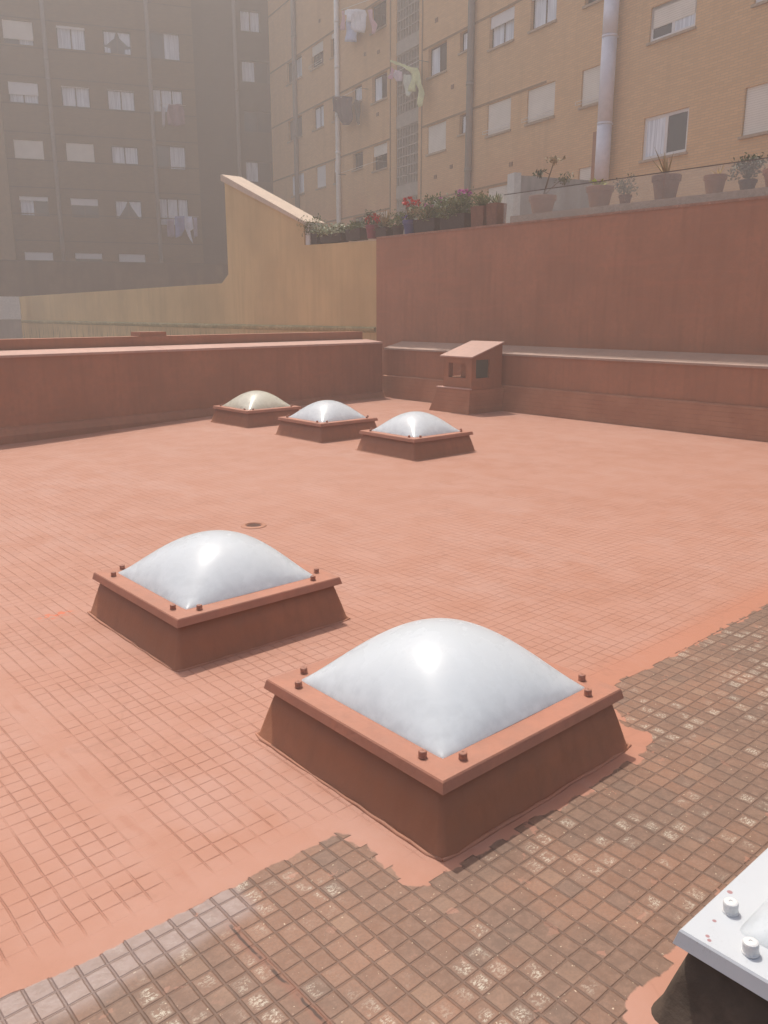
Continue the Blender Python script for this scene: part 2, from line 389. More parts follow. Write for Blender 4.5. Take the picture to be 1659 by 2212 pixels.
def frame_bm(seed):
    # flat flange with a lip that turns down and slightly out; inner edge ragged where paint overlaps the dome
    bm = bmesh.new(); rnd = random.Random(seed)
    h = W/2; hi = h-.098
    def ring(r, z, rag=0, n=48):
        out = []
        for s in range(4):
            for k in range(n):
                t = -1+2*k/n; q = r - (rnd.random()**3*rag if rag else 0)
                if rag and (abs(t) > .86): q -= rnd.random()*rag*.9
                p = {0: (t*r, -q), 1: (q, t*r), 2: (-t*r, q), 3: (-q, -t*r)}[s]
                out.append(bm.verts.new((p[0], p[1], z)))
        return out
    R_ = [ring(h-.03, -LIP-.001), ring(h-.006, -LIP-.002), ring(h+.004, -LIP), ring(h-.004, -.003), ring(h-.008, .002), ring(hi+.004, .003, .0), ring(hi, .0035, .007), ring(hi-.002, -.006)]
    for a, b_ in zip(R_, R_[1:]):
        for k in range(len(a)): bm.faces.new((a[k], a[(k+1) % len(a)], b_[(k+1) % len(a)], b_[k]))
    bmesh.ops.recalc_face_normals(bm, faces=bm.faces)
    return bm
def curb_bm(rounded=.02):
    bm = bmesh.new(); rnd = random.Random(3)
    rings = []
    for z, hh, r in ((-.02, W/2+.046, .05), (.0, W/2+.040, .045), (.012, W/2+.028, .03), (.1, W/2+.002, .022), (HR-.012, W/2-.034, .02)):
        ring = []
        for sx, sy, a0 in ((1, -1, -90), (1, 1, 0), (-1, 1, 90), (-1, -1, 180)):
            for k in range(5):
                a = R(a0+90*k/4); ring.append(bm.verts.new((sx*(hh-r)+r*math.cos(a), sy*(hh-r)+r*math.sin(a), z)))
            # straight side points for a slightly wavy hand-rendered foot
            nx, ny = {-90: (1, -1, ), 0: (1, 1), 90: (-1, 1), 180: (-1, -1)}[a0]
            for k in range(1, 8):
                t = k/8
                if a0 == -90: p = (hh, -(hh-r)+2*(hh-r)*t)
                elif a0 == 0: p = ((hh-r)-2*(hh-r)*t, hh)
                elif a0 == 90: p = (-hh, (hh-r)-2*(hh-r)*t)
                else: p = (-(hh-r)+2*(hh-r)*t, -hh)
                j = rnd.uniform(-.004, .004) if z < .05 else 0
                ring.append(bm.verts.new((p[0]+j, p[1]+j, z)))
        rings.append(ring)
    for a, b_ in zip(rings, rings[1:]):
        n = len(a)
        for k in range(n): bm.faces.new((a[k], a[(k+1) % n], b_[(k+1) % n], b_[k])).smooth = True
    bm.faces.new(rings[-1])
    bmesh.ops.recalc_face_normals(bm, faces=bm.faces)
    return bm
def bolt_bm():
    bm = bmesh.new()
    lathe(bm, [(.0150, 0), (.0148, .003), (.0135, .004), (.0140, .020), (.0128, .0235), (.010, .0250), (.0035, .0250), (.003, .0235)], 16)
    return bm
BOLT = None
def skylight(u, v, label, white=False, domem='dome', seed=1):
    t = empty('roof_skylight', UV(u+W/2, v+W/2), TH)
    tag(t, label, 'skylight', 'domed skylights set in two rows on the roof')
    link('curb', curb_bm(), M['curbdark'] if white else M['red'], t)
    bm = bmesh.new(); box(bm, -W/2+.06, W/2-.06, -W/2+.06, W/2-.06, HR-.011, HR-.008); link('bounce_plate', bm, M['bounce'], t)  # unseen white plate added under the dome to bounce light up
    f = link('rim_frame', frame_bm(seed), M['wframe'] if white else M['frame'], t); f.location.z = HR
    rr = random.Random(seed*7); bm = bmesh.new(); pts = []
    q = W/2+.038
    for sx, sy, ex, ey in ((-1, -1, 1, -1), (1, -1, 1, 1), (1, 1, -1, 1), (-1, 1, -1, -1)):
        for k in range(16):
            tt = k/16; pts.append(((sx+(ex-sx)*tt)*q+rr.uniform(-.003, .003), (sy+(ey-sy)*tt)*q+rr.uniform(-.003, .003), rr.uniform(-.001, .003)))
    pts = [tuple(v) if abs(abs(v[0])-abs(v[1])) > .03 else (v[0]*.985, v[1]*.985, v[2]) for v in pts]
    pts.append(pts[0]); tube(bm, pts, [rr.uniform(.004, .009) for _ in pts], 6); (bm.free() if white else link('sealant_bead', bm, M['redc'], t))
    d = link('dome', dome_bm(seed), M[domem], t); d.location.z = HR+.002
    global BOLT
    if BOLT is None: BOLT = {}
    for sx in (-1, 1):
        for sy in (-1, 1):
            for (a, b_) in ((.055, .145), (.145, .055)):
                k = white
                if k not in BOLT:
                    o = link('bolt', bolt_bm(), M['wbolt'] if white else M['bolt'], t, smooth=False); BOLT[k] = o.data
                else:
                    o = bpy.data.objects.new('bolt', BOLT[k]); COL.objects.link(o); o.parent = t
                o.location = (sx*(W/2-a), sy*(W/2-b_), HR+.0035); o.rotation_euler = (R(random.uniform(-5, 5)), R(random.uniform(-5, 5)), random.random()*6)
                o.scale = (1.25, 1.25, 1.15) if white else (1, 1, .92)
    return t
skylight(1.582, 1.526, 'largest red framed skylight in front, standing half on the bare brown tiles', seed=11)
skylight(1.626, 3.269, 'red framed white dome skylight behind the nearest red one, beside the roof drain', seed=12)
skylight(1.554, -.202, 'white framed skylight with dark unpainted curb, cut off at the bottom right corner', white=True, seed=13)
skylight(6.232, 6.550, 'rightmost and nearest of the three small far skylights, clean white dome', seed=14)
skylight(6.241, 8.278, 'middle one of the three far skylights, between two others', seed=15)
skylight(6.291, 10.084, 'farthest skylight, with the yellowed dome, closest to the low left wall', domem='domey', seed=16)

# drain
t = empty('roof_drain', UV(3.309, 5.269, .0), 0); tag(t, 'small round roof drain hole in the painted floor behind the skylight', 'drain')
bm = bmesh.new(); lathe(bm, [(.10, .001), (.095, .006), (.075, .009), (.066, .010), (.062, .004), (.060, .0025)], 28); link('drain_ring', bm, M['redc'], t, smooth=False)
bm = bmesh.new(); lathe(bm, [(.058, .003), (.056, .0045), (.02, .005)], 20)
link('drain_grate', bm, plain('drain_dark', (0.10, 0.045, 0.03), .8), t)

# ------------------------------------------------------------------ walls around the roof
AZR = -40.3                                  # line of the right wall
DR = Vector((math.sin(R(AZR)), math.cos(R(AZR)), 0)); NR = Vector((DR.y, -DR.x, 0))   # along (away), and towards the back of the wall
PR = Vector((4.95, 10.5, 0))
ZR = R(90-AZR+180)                           # local x = towards the camera side (-DR), local y = -? set below
# local frame of the right wall: x = DR (away from camera), y = NR reversed so that right-handed z is up
def rframe(name, s=0.0): 
    o = empty(name, PR+DR*s, R(90-AZR)); return o     # local x = DR, local y = rotate(DR,90deg) = towards camera (front), back is -y
L0, L1 = -7.5, 7.62                            # run of the low red wall
t = rframe('low_red_wall'); tag(t, 'long low red wall with sloping ledge and tiled skirt under the tall wall', 'wall')
bm = bmesh.new(); box(bm, L0, L1, -.44, 0, -.3, .905); link('wall', bm, M['redw'], t)
bm = bmesh.new(); prism(bm, [(.03, .905), (.03, .94), (-.439, 1.055), (-.439, .905)], L0, L1); link('ledge', bm, M['ledge'], t, bevel=.006)
bm = bmesh.new(); prism(bm, [(.13, -.3), (.13, .0), (.055, .40), (.035, .415), (.002, .418), (.002, -.3)], L0, L1); link('tiled_skirt', bm, M['skirt'], t)

def yellow_mat():
    b = NB('yellow_render', .85, .2); co = b.co(); x, y, z = b.xyz(co)
    c = (0.60, 0.425, 0.215)
    n = b.ramp(b.noise(co, .6, 5), .3, .7); st = b.ramp(b.noise(b.scale(co, (4, 4, .35)), 1.5, 6, .65), .42, .72)
    cc = b.mix(n, gl(c, .88), gl(c, 1.08))
    cc = b.mix(b.math('MULTIPLY', st, .28), cc, (0.42, 0.30, 0.145))
    dirt = b.math('MULTIPLY', b.ramp(b.noise(b.scale(co, (9, 9, .8)), 1.3, 5), .50, .66), b.ramp(z, .9, 1.3, .75, .0))
    cc = b.mix(dirt, cc, (0.15, 0.12, 0.07))
    return b.fin(cc, None, b.bump(b.noise(co, 45, 4), .006, .7))
M['yellow'] = yellow_mat()
M['yledge'] = plain('yellow_mould', (0.42, 0.36, 0.19), .8, .25, 4)
M['cream'] = plain('cream_coping', (0.60, 0.47, 0.36), .8, .08, 3)
M['grey'] = plain('grey_render', (0.33, 0.29, 0.25), .9, .12, 2, .3, streak=True)
M['white'] = plain('white_render', (0.62, 0.60, 0.56), .8, .08, 3)
# tall red wall, same plane as the yellow wall
TB = .44
SEAM = 8.41
t = rframe('tall_red_wall'); tag(t, 'tall plain dark red wall carrying the flower pots on its top', 'wall')
bm = bmesh.new(); box(bm, L0, SEAM, -.80, -TB, -.3, 3.03); link('wall', bm, M['redw'], t)
bm = bmesh.new(); box(bm, L0, SEAM-.02, -.84, -TB+.015, 3.03, 3.065); link('top_edge', bm, plain('wall_top_render', (0.36, 0.19, 0.13), .8, .2, 8), t)
t = rframe('yellow_wall'); tag(t, 'yellow rendered wall with raised gable end and sloping pale coping', 'wall')
SA, SB, SE = 10.90, 14.28, 31.2
bm = bmesh.new()
xprism(bm, [(SEAM+.002, -1), (SEAM+.002, 3.0), (SA, 3.06), (SA, 3.52), (SB, 4.82), (SB, 2.55), (SB+.35, 2.34), (SE, 2.24), (SE, -1)], -TB, -.80)
link('wall', bm, M['yellow'], t)
bm = bmesh.new(); xprism(bm, [(SA-.10, 3.47), (SA-.10, 3.55), (SB+.03, 4.92), (SB+.10, 4.92), (SB+.10, 4.78)], -TB+.05, -.95); link('gable_coping', bm, M['cream'], t, bevel=.01)
bm = bmesh.new(); prism(bm, [(-TB+.002, 1.20), (-TB+.05, 1.24), (-TB+.06, 1.285), (-TB+.002, 1.32)], SEAM+.02, SE); link('moulding', bm, M['yledge'], t)
bm = bmesh.new(); box(bm, SA-.16, SA-.005, -.82, -TB-.03, 3.05, 3.52); link('end_block', bm, M['white'], t)

# left parapet
AZL = 44.1; PL = Vector((-.02, 16.18, 0)); dl = Vector((math.sin(R(AZL)), math.cos(R(AZL)), 0))
t = empty('parapet_wall', PL, R(90-AZL)); tag(t, 'red parapet wall with sunlit coping on the left behind the three skylights', 'wall')
bm = bmesh.new(); box(bm, -22, .0, .02, .38, -.4, 1.02); link('wall', bm, M['redw'], t)
for a, b_ in ((-22, -14.2), (-14.19, -9.6), (-9.59, -4.75), (-4.745, -.02)):
    bm = bmesh.new(); prism(bm, [(-.02, 1.02), (-.02, 1.055), (.42, 1.10), (.42, 1.02)], a, b_-.004); link('coping', bm, M['cop'], t, bevel=.004)
bm = bmesh.new(); prism(bm, [(.018, -.4), (-.09, -.4), (-.085, .0), (-.03, .09), (.018, .11)], -22, -.0); link('base_fillet', bm, M['redw'], t)
t = empty('upstand_wall', PL+Vector((-dl.y, dl.x, 0))*.46, R(90-AZL)); tag(t, 'dark red upstand with a square block, just behind the left parapet coping', 'wall')
bm = bmesh.new(); box(bm, -22, -.1, 0, .25, .3, 1.245); link('wall', bm, M['redw'], t)
bm = bmesh.new(); xb0 = -at(338, 720, PL, AZL)[0]*0 + at(338, 720, PL, AZL)[0]; xb1 = at(396, 720, PL, AZL)[0]; box(bm, xb0, xb1, .03, .30, 1.245, 1.31); link('block', bm, M['redw'], t)

# vent housing against the right wall
t = rframe('vent_housing'); tag(t, 'red painted masonry vent housing with sloping slab roof and side openings', 'vent')
bm = bmesh.new()
# lower plinth with battered front
a = [(4.44, .95), (5.36, 1.00), (5.36, .13), (4.44, .13)]; b_ = [(4.47, .88), (5.20, .90), (5.20, .04), (4.47, .04)]
va = [bm.verts.new((x, y, -.1)) for x, y in a]; vb = [bm.verts.new((x, y, .385)) for x, y in b_]
bm.faces.new(va[::-1]); bm.faces.new(vb)
for i in range(4): bm.faces.new((va[i], va[(i+1) % 4], vb[(i+1) % 4], vb[i]))
bmesh.ops.recalc_face_normals(bm, faces=bm.faces); link('plinth', bm, M['skirt'], t, bevel=.008)
# upper box with two real openings: four posts, sill walls, lintels
X0, X1, Y0, Y1 = 4.472, 5.12, .13, .85
def zt(y): return .905 + (.85-y)*.30
bm = bmesh.new()
box(bm, X0, X1, Y0, Y1, .387, .565)                                   # solid lower course
for (xa, xb, ya, yb) in ((X0, X0+.13, Y1-.10, Y1), (X1-.12, X1, Y1-.10, Y1), (X0, X0+.10, Y0, Y0+.30), (X1-.10, X1, Y0, Y0+.30)):
    v = [bm.verts.new((x, y, z)) for x, y, z in ((xa, ya, .566), (xb, ya, .566), (xb, yb, .566), (xa, yb, .566), (xa, ya, zt(ya)-.005), (xb, ya, zt(ya)-.005), (xb, yb, zt(yb)-.005), (xa, yb, zt(yb)-.005))]
    for f in ((0, 3, 2, 1), (4, 5, 6, 7), (0, 1, 5, 4), (1, 2, 6, 5), (2, 3, 7, 6), (3, 0, 4, 7)): bm.faces.new([v[i] for i in f])
box(bm, X0+.131, X1-.121, Y1-.098, Y1-.002, .80, zt(Y1)-.006)          # front lintel
prism(bm, [(Y1-.101, .86), (Y1-.101, zt(Y1-.101)-.006), (Y0+.301, zt(Y0+.301)-.006), (Y0+.301, .86)], X0+.002, X0+.098)
prism(bm, [(Y1-.101, .86), (Y1-.101, zt(Y1-.101)-.006), (Y0+.301, zt(Y0+.301)-.006), (Y0+.301, .86)], X1-.098, X1-.002)
bmesh.ops.recalc_face_normals(bm, faces=bm.faces); link('upper_box', bm, M['red'], t)
bm = bmesh.new(); box(bm, X0+.14, X1-.27, Y0+.10, Y1-.14, .566, .90); link('flue', bm, M['red'], t)
bm = bmesh.new(); prism(bm, [(.90, .387), (.90, .402), (.852, .408), (.852, .387)], 4.455, 5.235); box(bm, 5.122, 5.235, .06, .85, .387, .402); link('ledge', bm, M['cop'], t)  # pale colour paints in the bright lit strip along the ledge
bm = bmesh.new(); prism(bm, [(Y1+.03, zt(Y1+.03)-.003), (Y1+.03, zt(Y1+.03)+.018), (.13, zt(.13)+.018), (.13, zt(.13)-.003)], X0-.035, X1+.06); link('roof_slab', bm, M['cop'], t)
def mesh_mat():
    b = NB('green_mesh', .7, .3); co = b.co(); x, y, z = b.xyz(co)
    g = b.math('MAXIMUM', b.ramp(b.math('FRACT', b.math('MULTIPLY', y, 60)), .35, .5), b.ramp(b.math('FRACT', b.math('MULTIPLY', z, 60)), .35, .5))
    return b.fin(b.mix(g, (.03, .035, .03), (.085, .10, .075)))
bm = bmesh.new(); box(bm, X0+.03, X0+.036, Y0+.305, Y1-.105, .567, .858); link('vent_grille', bm, mesh_mat(), t)

# ------------------------------------------------------------------ white block and dark wall behind the yellow wall
pw = PR+DR*29.6-NR*(-.35)
t = empty('white_wall', PR+DR*30.0-NR*(-.2), R(90-71)); tag(t, 'short white rendered wall at the far left end of the yellow wall', 'wall')
s0, z0 = at(46, 690, t.location, 71); s1, z1 = at(-60, 640, t.location, 71)
bm = bmesh.new(); box(bm, s1-2, s0, 0, .3, z0, z1); link('upper_wall', bm, M['white'], t)
bm = bmesh.new(); box(bm, s1-2, s0-.03, .03, .28, -1, z0); link('lower_wall', bm, M['grey'], t)
PD = PR+DR*35-NR*(-4.0)
t = empty('dark_wall', PD, R(90-71)); tag(t, 'dark brown wall between the yellow wall and the apartment block', 'wall')
s0, z0 = at(0, 563, PD, 71); s1, z1 = at(470, 573, PD, 71)
bm = bmesh.new(); box(bm, s0-6, s1+9, 0, .35, -2, (z0+z1)/2)
link('wall', bm, plain('dark_brown_render', (0.115, 0.075, 0.045), .9, .3, 1.2, .4, streak=True), t)
bm = bmesh.new(); box(bm, s0-6, s1+9.05, -.05, .40, (z0+z1)/2, (z0+z1)/2+.06); link('cap', bm, plain('dark_cap', (0.10, 0.075, 0.055), .9), t)

# ------------------------------------------------------------------ brick buildings
def brick_mat(name, c1, c2, mortar, zones=0.25, scale=1.0):
    b = NB(name, .85, .2); co = b.co(); x, y, z = b.xyz(co)
    bt = b.n('ShaderNodeTexBrick'); b.put(bt.inputs['Vector'], b.comb(b.math('ADD', x, y), z))
    b.put(bt.inputs['Color1'], c1); b.put(bt.inputs['Color2'], c2); b.put(bt.inputs['Mortar'], mortar)
    bt.inputs['Scale'].default_value = 1; bt.inputs['Mortar Size'].default_value = .009*scale; bt.inputs['Brick Width'].default_value = .26*scale; bt.inputs['Row Height'].default_value = .068*scale
    bt.inputs['Mortar Smooth'].default_value = .3; bt.inputs['Bias'].default_value = 0
    n = b.ramp(b.noise(co, .35, 5), .35, .68); n2 = b.ramp(b.noise(b.scale(co, (2, 2, .25)), .9, 5), .48, .75)
    cc = b.mix(b.math('MULTIPLY', n, zones), bt.outputs['Color'], gl(c2, .75))
    cc = b.mix(b.math('MULTIPLY', n2, .30), cc, gl(c2, .62))
    return b, cc, bt, z, co
b, cc, bt, z, co = brick_mat('ochre_brick', (0.70, 0.45, 0.235), (0.62, 0.39, 0.20), (0.52, 0.36, 0.22), .2)
red = b.math('MULTIPLY', b.ramp(b.math('ADD', z, b.math('MULTIPLY', b.noise(co, .7, 4), 2.0)), 5.5, 9.3, 1, 0), b.ramp(b.noise(co, .45, 5), .30, .55))
xx = b.xyz(co)[0]
red = b.math('MULTIPLY', red, b.ramp(xx, 22, 27.5, 1, 0))
cc = b.mix(b.math('MULTIPLY', red, .55), cc, (0.44, 0.185, 0.105))
M['ochre'] = b.fin(cc, None, b.bump(bt.outputs['Fac'], .01, -.6))
b, cc, bt, z, co = brick_mat('brown_brick', (0.175, 0.110, 0.050), (0.135, 0.085, 0.042), (0.13, 0.09, 0.055), .25)
bz = b.math('FRACT', b.math('DIVIDE', b.math('SUBTRACT', z, 2.0), 2.8))
M['brown'] = b.fin(cc)
b, cc, bt, z, co = brick_mat('brown_brick_shaded', (0.085, 0.055, 0.034), (0.065, 0.045, 0.030), (0.07, 0.055, 0.04), .25)
M['brown2'] = b.fin(cc)  # darker copy of the brown brick, with the recess shade in its colour
M['pier'] = plain('brown_render_pier', (0.24, 0.16, 0.085), .9, .1, 1)
M['glass'] = NB('window_glass', .08, .6).fin((0.035, 0.038, 0.042))
M['glass2'] = NB('window_glass_pale', .10, .6).fin((0.16, 0.17, 0.18))
def blind_mat():
    b = NB('roller_blind', .6, .3); co = b.co(); x, y, z = b.xyz(co)
    f = b.math('FRACT', b.math('DIVIDE', z, .055)); g = b.ramp(b.math('ABSOLUTE', b.math('SUBTRACT', f, .5)), .36, .5)
    c = b.mix(b.ramp(b.noise(co, 2, 3), .3, .7), (0.74, 0.70, 0.62), (0.80, 0.76, 0.68))
    c = b.mix(b.math('MULTIPLY', g, .45), c, (0.30, 0.27, 0.22))
    return b.fin(c, None, b.bump(f, .008, .5))
M['blind'] = blind_mat()
M['blindw'] = plain('white_blind', (0.74, 0.73, 0.72), .5, .04, 4)
def curtain_mat():
    b = NB('net_curtain', .9, .1); co = b.co(); x, y, z = b.xyz(co)
    g = b.ramp(b.noise(b.scale(co, (9, 1, .3)), 3, 3), .35, .65)
    return b.fin(b.mix(g, (0.55, 0.60, 0.66), (0.84, 0.90, 0.96)))
M['curtain'] = curtain_mat()
M['wfr'] = plain('white_window_frame', (0.72, 0.70, 0.68), .4, .04, 4)
M['dfr'] = plain('brown_window_frame', (0.075, 0.055, 0.045), .5, .1, 4)
M['sill'] = plain('stone_sill', (0.44, 0.33, 0.235), .8, .12, 4)
M['reveal'] = M['sill']
def facade_bm(x0, x1, z0, z1, holes, depth=.2):
    bm = bmesh.new()
    xs = sorted({x0, x1, *[h[0] for h in holes], *[h[1] for h in holes]}); zs = sorted({z0, z1, *[h[2] for h in holes], *[h[3] for h in holes]})
    xs = [x for x in xs if x0 <= x <= x1]; zs = [q for q in zs if z0 <= q <= z1]
    vd = {}
    def vv(x, z):
        k = (round(x, 4), round(z, 4))
        if k not in vd: vd[k] = bm.verts.new((x, 0, z))
        return vd[k]
    for a, b_ in zip(xs, xs[1:]):
        for c, d in zip(zs, zs[1:]):
            mx, mz = (a+b_)/2, (c+d)/2
            if any(h[0] < mx < h[1] and h[2] < mz < h[3] for h in holes): continue
            bm.faces.new((vv(a, c), vv(b_, c), vv(b_, d), vv(a, d)))
    for h in holes:
        a, b_, c, d = h
        p = [(a, c), (b_, c), (b_, d), (a, d)]
        for i in range(4):
            (xa, za), (xb, zb) = p[i], p[(i+1) % 4]
            v = [bm.verts.new((xa, 0, za)), bm.verts.new((xb, 0, zb)), bm.verts.new((xb, depth, zb)), bm.verts.new((xa, depth, za))]
            bm.faces.new(v)
    return bm
def window(parent, x0, x1, z0, z1, kind, blind=0, frame='dfr', y=0, sill=True, panes=2, dep=.2, glass='glass', guard=False, bm_='blind', lab=None):
    """kind: plain / net / left / right / tied / tri / full; blind = share of the opening the roller blind covers"""
    fw = .05 if frame == 'dfr' else .085
    if frame == 'wfr': dep = .11
    bm = bmesh.new(); yf = y+dep-.06
    box(bm, x0+.001, x0+fw, yf, yf+.05, z0+.001, z1-.001); box(bm, x1-fw, x1-.001, yf, yf+.05, z0+.001, z1-.001)
    box(bm, x0+fw, x1-fw, yf, yf+.05, z0+.001, z0+fw); box(bm, x0+fw, x1-fw, yf, yf+.05, z1-fw, z1-.001)
    for k in range(1, panes):
        xc = x0+(x1-x0)*k/panes; box(bm, xc-fw*.6, xc+fw*.6, yf+.003, yf+.047, z0+fw, z1-fw)
    w_ = link('window', bm, M[frame], parent)
    if lab: w_['label'] = lab
    bm = bmesh.new(); box(bm, x0+fw*.5, x1-fw*.5, yf+.02, yf+.03, z0+fw*.5, z1-fw*.5); link('pane', bm, M[glass], w_)
    yc = yf+.014
    xi0, xi1, zi0, zi1 = x0+fw, x1-fw, z0+fw, z1-fw
    def poly(pts, m='curtain'):
        bm = bmesh.new(); xprism(bm, pts, yc, yc+.004); link('curtain', bm, M[m], w_)
    mid = (xi0+xi1)/2
    if kind == 'net': poly([(xi0, zi0), (xi1, zi0), (xi1, zi1), (xi0, zi1)])
    if kind == 'left': poly([(xi0, zi0), (mid-.02, zi0), (mid-.02, zi1), (xi0, zi1)])
    if kind == 'right': poly([(mid+.02, zi0), (xi1, zi0), (xi1, zi1), (mid+.02, zi1)])
    if kind in ('tied', 'tri'):
        zm = zi0+(zi1-zi0)*(.38 if kind == 'tied' else .05)
        poly([(xi0, zm), (xi0+.12, zm), (mid-.14, zi0+(zi1-zi0)*.72), (mid-.04, zi1), (xi0, zi1)])
        poly([(xi1, zm), (xi1, zi1), (mid+.04, zi1), (mid+.14, zi0+(zi1-zi0)*.72), (xi1-.12, zm)])
        if kind == 'tied':
            poly([(xi0, zi0), (xi0+.3, zi0), (xi0+.3, zi0+.22), (xi0, zi0+.28)]); poly([(xi1, zi0), (xi1, zi0+.28), (xi1-.3, zi0+.22), (xi1-.3, zi0)])
    if blind > 0:
        bm = bmesh.new(); box(bm, x0+.012, x1-.012, y+.05, y+.075, z1-(z1-z0)*blind, z1-.002); link('blind', bm, M[bm_], w_)
    if sill:
        bm = bmesh.new(); box(bm, x0-.05, x1+.05, y-.06, y-.003, z0-.07, z0-.005); link('sill', bm, M['sill'], w_)
    if guard:
        bm = bmesh.new()
        for zz in (z0+.06, z0+.16): tube(bm, [(x0-.12, y-.10, zz), (x1+.02, y-.10, zz)], .010, 5)
        for xq in (x0-.12, (x0+x1)/2, x1+.02): tube(bm, [(xq, y-.10, z0+.06), (xq, y-.10, z0+.16)], .008, 5)
        link('guard_rail', bm, M['wfr'], w_)
    return w_
PC = Vector((-6.33, 50, 0))
KZ = .36765
# ---- left, brown brick
AZ1 = 70.9
BL = empty('brown_brick_apartment_block', PC, R(90-AZ1)); tag(BL, 'dark brown brick apartment block at the back left, with grey drainpipes', 'building')
def L(zx, zy, region4=False):
    if region4: return at(zx*KZ, (500+zy*.5425)/1.4756, PC, AZ1)
    return at(zx*KZ, zy*KZ, PC, AZ1)
rows = {}
cols = {0: (-13.50, -12.08), 1: (-10.98, -9.58), 2: (-8.72, -7.32)}
def rowz(zx, za, zb, r4=False): return L(zx, za, r4)[1], L(zx, zb, r4)[1]
rz = [rowz(412, 153, 290), rowz(440, 508, 628), rowz(470, 842, 950), rowz(500, 245, 358, True), rowz(525, 566, 700, True)]
rz = [(b_, a) for a, b_ in rz]
H0 = rz[1][0]-rz[2][0]
lay = {(0, 0): ('right', .78, 'blind'), (1, 0): ('net', .12, 'blindw'), (2, 0): ('tied', 0, ''),
       (0, 1): ('net', .60, 'blindw'), (1, 1): ('net', .06, 'blindw'), (2, 1): ('net', .04, 'blindw'),
       (0, 2): ('plain', .98, 'blind'), (1, 2): ('plain', .98, 'blind'), (2, 2): ('net', 0, ''),
       (0, 3): ('left', .22, 'blindw'), (1, 3): ('plain', .36, 'blindw'), (2, 3): ('tri', 0, ''),
       (0, 4): ('plain', .55, 'blindw'), (1, 4): ('plain', .25, 'blindw'), (2, 4): ('net', .5, 'blindw')}
holes = []; wins = []
for (c, r), (k, bl, bmx) in lay.items():
    x0, x1 = cols[c]; z0, z1 = rz[r]; holes.append((x0, x1, z0, z1)); wins.append((x0, x1, z0, z1, k, bl, bmx))
# a row above the picture
for c in range(3):
    x0, x1 = cols[c]; z0, z1 = rz[0]; z0 += H0; z1 += H0; holes.append((x0, x1, z0, z1)); wins.append((x0, x1, z0, z1, 'net', .3, 'blind'))
# utility openings in the fourth column
u0, u1 = L(885, 600)[0], L(1075, 600)[0]
uz = [(L(980, 350)[1], L(980, 190)[1]), (L(1000, 662)[1], L(1000, 526)[1]), (L(1010, 995)[1], L(1010, 855)[1]), (L(1050, 405, True)[1], L(1050, 245, True)[1])]
for i, (a, b_) in enumerate(uz): holes.append((u0, u1, a, b_))
XE = L(1150, 600)[0]; XP = L(36, 900)[0]
bm = facade_bm(XP, XE, -6, 26, holes)
# end wall of the projecting part
v = [bm.verts.new(p) for p in ((XE, 0, -6), (XE, .6, -6), (XE, .6, 26), (XE, 0, 26))]; bm.faces.new(v)
link('wall', bm, M['brown'], BL)
for x0, x1, z0, z1, k, bl, bmx in wins: window(BL, x0, x1, z0, z1, k, bl, bm_=bmx or 'blind', sill=False)
window(BL, u0, u1, *uz[0], 'right', 0, sill=False); window(BL, u0, u1, *uz[1], 'net', 0, panes=3, sill=False); window(BL, u0, u1, *uz[2], 'right', 0, sill=False); window(BL, u0, u1, *uz[3], 'net', 0, panes=3, sill=False, glass='glass2')
# recessed corner part
Y2 = .6
ch = [(L(1420, 100)[0], L(1540, 100)[0], L(1475, 165)[1], L(1475, 38)[1], 'net'), (L(1430, 400)[0], L(1590, 400)[0], L(1500, 468)[1], L(1500, 340)[1], 'left'),
      (L(1445, 700)[0], L(1610, 700)[0], L(1520, 765)[1], L(1520, 640)[1], 'plain'), (L(1455, 1000)[0], L(1610, 1000)[0], L(1520, 1062)[1], L(1520, 938)[1], 'left')]
bm = facade_bm(XE, 3.0, -6, 26, [(a, b_, c, d) for a, b_, c, d, _ in ch])
for v in bm.verts: v.co.y += Y2
link('corner_wall', bm, M['brown2'], BL)
for a, b_, c, d, k in ch: window(BL, a, b_, c, d, k, 0, y=Y2, sill=False)
bm = bmesh.new(); box(bm, XP-8, XP-.003, -.35, 0.5, -6, 26); link('end_pier', bm, M['pier'], BL)
bm = bmesh.new(); box(bm, XP-8, 3.2, .9, 12, 24, 26.2); box(bm, XP-8, 3.2, 11, 12, -6, 24); link('roof', bm, M['brown2'], BL)
# string courses
for i in range(9):
    for dz, nm in ((0, 'a'), (-1.32, 'b')):
        zc = rz[0][1]+.12+H0*(2-i)+dz
        if zc < 0: continue
        bm = bmesh.new(); box(bm, XP+.01, XE-.01, -.018, -.002, zc, zc+.05); o = link('string_course', bm, M['brown2'], BL)
def pipe(parent, p0, p1, r, m, joints=(), y=-.14, name='drainpipe', lab=None):
    bm = bmesh.new(); x0, z0 = p0; x1, z1 = p1; x = (x0+x1)/2
    tube(bm, [(x, y, -3 if z1 > 2 else z1), (x, y, 26)], r, 14)
    for zj in joints:
        tube(bm, [(x, y, zj-.06), (x, y, zj+.06)], r*1.12, 14)
        box(bm, x-.03, x+.03, y+r, -.001, zj-.03, zj+.03)
    o = link(name, bm, m, parent); 
    if lab: o['label'] = lab
    return o
M['pipeg'] = plain('grey_pipe', (0.225, 0.20, 0.18), .6, .1, 3)
M['pipew'] = plain('white_pipe', (0.80, 0.79, 0.76), .45, .06, 2)
M['pipeb'] = plain('blue_grey_duct', (0.68, 0.69, 0.76), .6, .05, 1.5, spec=.5)
pipe(BL, L(255, 100), L(325, 1000), .105, M['pipeg'], [L(275, 350)[1], L(310, 730)[1], L(270, 40)[1]-3.4])
pipe(BL, L(855, 100), L(912, 900), .105, M['pipeg'], [L(870, 470)[1], L(905, 870)[1]])
o = pipe(BL, L(1382, 100), L(1410, 800), .10, M['pipeg'], [L(1400, 520)[1]], y=Y2-.14)

